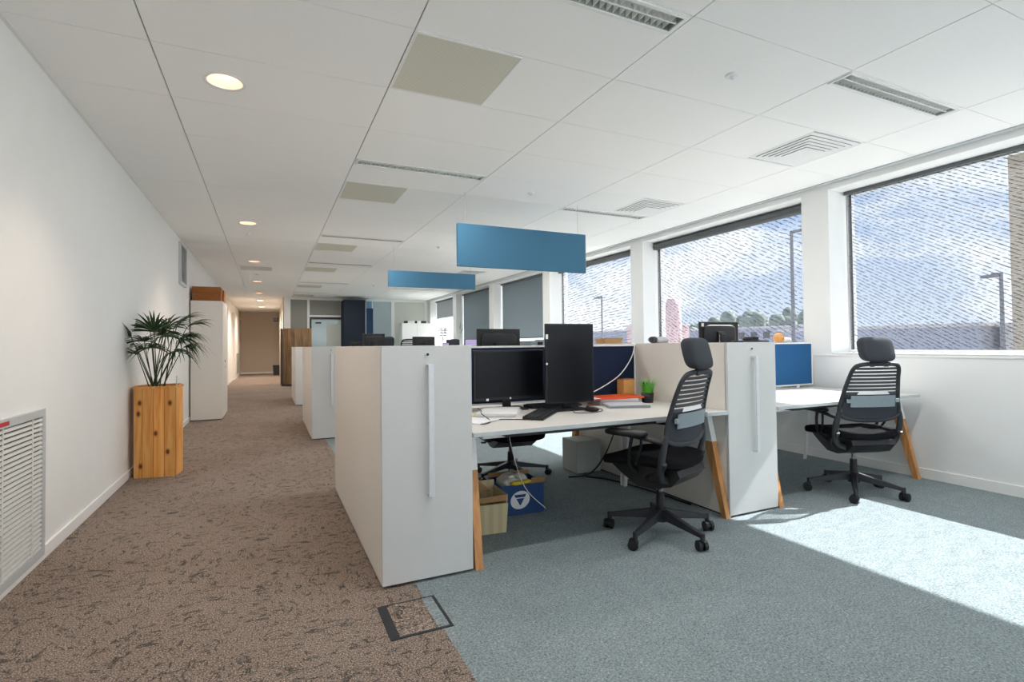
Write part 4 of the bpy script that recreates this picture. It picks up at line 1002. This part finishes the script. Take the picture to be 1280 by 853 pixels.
for i in range(13):
    x = 126+(i%2)*9; y = 88+i*4.3; h = random.uniform(15.0, 17.8)-(1.5 if i > 7 else 0)
    t = thing('distant_tree', 'hazy tree in the tree line beyond the middle window', 'tree', (x, y, -6), 0, 'hazy tree line beyond the middle window')
    MB().cyl((0, 0, 0), (0, 0, h*.5), .35, n=8).build('trunk', 'bldg', t)
    q = MB()
    for k in range(7): q.pillow((random.uniform(-2.2, 2.2), random.uniform(-1.9, 1.9), h*random.uniform(.5, .86)), (random.uniform(1.6, 2.6), random.uniform(1.6, 2.5), h*.14), 1, 1, 10, 6)
    q.build('crown', 'tree', t)
def lamp_post(label, x, y, h, arm):
    t = thing('street_lamp', label, 'street lamp', (x, y, -6)); MB().cyl((0, 0, 0), (0, 0, h+6), .11, .07, n=10).build('post', 'pole', t)
    q = MB(); q.box(-.06, .06, min(0, arm), max(0, arm), h+5.9, h+6.02); q.box(-.16, .16, arm-.35, arm+.35, h+5.82, h+5.95); q.build('lamp_head', 'pole', t)
lamp_post('street lamp at the right side of the big window', 30, 11.9, 4.2, .35)
lamp_post('tall street lamp at the right side of the middle window', 22, 16.3, 6.3, -1.2)
lamp_post('street lamp in the third window', 30, 43, 5.9, .8)
t = thing('distant_tower', 'tall beige striped building at the right edge of the big window', 'building', (48, 18.5, -6)); MB().box(0, 12, -14, 0, 0, 31, .05).build('walls', 'beige', t); MB().box(-.3, 12.3, -14.3, .3, 31, 31.6).build('parapet', 'bldg2', t)

# ------------------------------------------------------------------ light
W = bpy.data.worlds.new('sky'); SC.world = W; W.use_nodes = True; nt = W.node_tree
for n in list(nt.nodes): nt.nodes.remove(n)
out = nt.nodes.new('ShaderNodeOutputWorld'); bg = nt.nodes.new('ShaderNodeBackground'); L(nt, bg.outputs[0], out.inputs[0])
tc = N(nt, 'ShaderNodeTexCoord'); mp = N(nt, 'ShaderNodeMapping'); mp.inputs['Scale'].default_value = (1, 1, 2.6); L(nt, tc.outputs['Generated'], mp.inputs[0])
cn = N(nt, 'ShaderNodeTexNoise', Scale=3.4, Detail=7.0, Roughness=.56, Distortion=.4); L(nt, mp.outputs[0], cn.inputs['Vector'])
cf = ramp(nt, cn.outputs['Fac'], [(.42, (0, 0, 0, 1)), (.56, (1, 1, 1, 1))])
sx = N(nt, 'ShaderNodeSeparateXYZ'); L(nt, tc.outputs['Generated'], sx.inputs[0])
blue = ramp(nt, sx.outputs['Z'], [(0, srgb(222, 232, 246)), (.25, srgb(182, 205, 238)), (1, srgb(110, 154, 218))])
mx = N(nt, 'ShaderNodeMix', data_type='RGBA'); L(nt, cf, mx.inputs[0]); L(nt, blue, mx.inputs[6]); mx.inputs[7].default_value = (1.08, 1.09, 1.12, 1); L(nt, mx.outputs[2], bg.inputs[0])
bg.inputs[1].default_value = 1.45
def light(name, typ, loc, energy, col=(1, 1, 1), rot=(0, 0, 0), **k):
    l = bpy.data.lights.new(name, typ); l.energy = energy; l.color = col
    for a, v in k.items(): setattr(l, a, v)
    o = bpy.data.objects.new(name, l); COL.objects.link(o); o.location = loc; o.rotation_euler = rot; return o
sd = Vector((-1.0, .09, -1.0)).normalized()
s = light('sun', 'SUN', (30, -1, 30), 19.5, (1, .97, .93), angle=R(.6)); s.rotation_euler = sd.to_track_quat('-Z', 'Y').to_euler()
for y in DOWN: light('downlight_lamp', 'SPOT', (-.232, y, CZ-.02), 34, (1, .78, .60), spot_size=R(110), spot_blend=.8, shadow_soft_size=.05)
for y in (19.5, 22.5): light('corridor_lamp', 'SPOT', (-.25, y, CZ-.03), 165, (1, .88, .76), spot_size=R(150), spot_blend=.8, shadow_soft_size=.08)
for s_, j in LIN: light('strip_fill', 'AREA', ((GX[s_+1]+GX[s_+2])/2, gy(j)+.012+LW/2, CZ-.008), 12, (1, .98, .95), shape='RECTANGLE', size=1.1, size_y=.1)  # added fill to brighten the room

# ------------------------------------------------------------------ camera (1280 x 853)
f_, th_, pi_, ro_, sy_ = 651.3, .4377, .0202, -.0105, -8.56
cd = bpy.data.cameras.new('camera'); cam = bpy.data.objects.new('camera', cd); COL.objects.link(cam); SC.camera = cam
cd.sensor_fit = 'HORIZONTAL'; cd.sensor_width = 36; cd.lens = 36*f_/1280; cd.shift_y = sy_/1280; cd.clip_end = 1000; cd.clip_start = .05
fw = Vector((math.sin(th_)*math.cos(pi_), math.cos(th_)*math.cos(pi_), math.sin(pi_)))
rt = Vector((math.cos(th_), -math.sin(th_), 0)); upv = rt.cross(fw)
# image roll: u' = u cos - w sin (w down)
c_, s_ = math.cos(ro_), math.sin(ro_)
r2 = rt*c_+upv*s_; u2 = upv*c_-rt*s_
cam.matrix_world = Matrix(((r2.x, u2.x, -fw.x, 0), (r2.y, u2.y, -fw.y, 0), (r2.z, u2.z, -fw.z, 1.18), (0, 0, 0, 1)))
SC.view_settings.view_transform = 'Standard'; SC.view_settings.look = 'None'; SC.view_settings.gamma = 1; SC.view_settings.use_curve_mapping = False
SC.view_settings.exposure = 0.66
SC.cycles.use_denoising = True; SC.cycles.max_bounces = 10; SC.cycles.diffuse_bounces = 6; SC.cycles.transparent_max_bounces = 16; SC.cycles.sample_clamp_indirect = 6
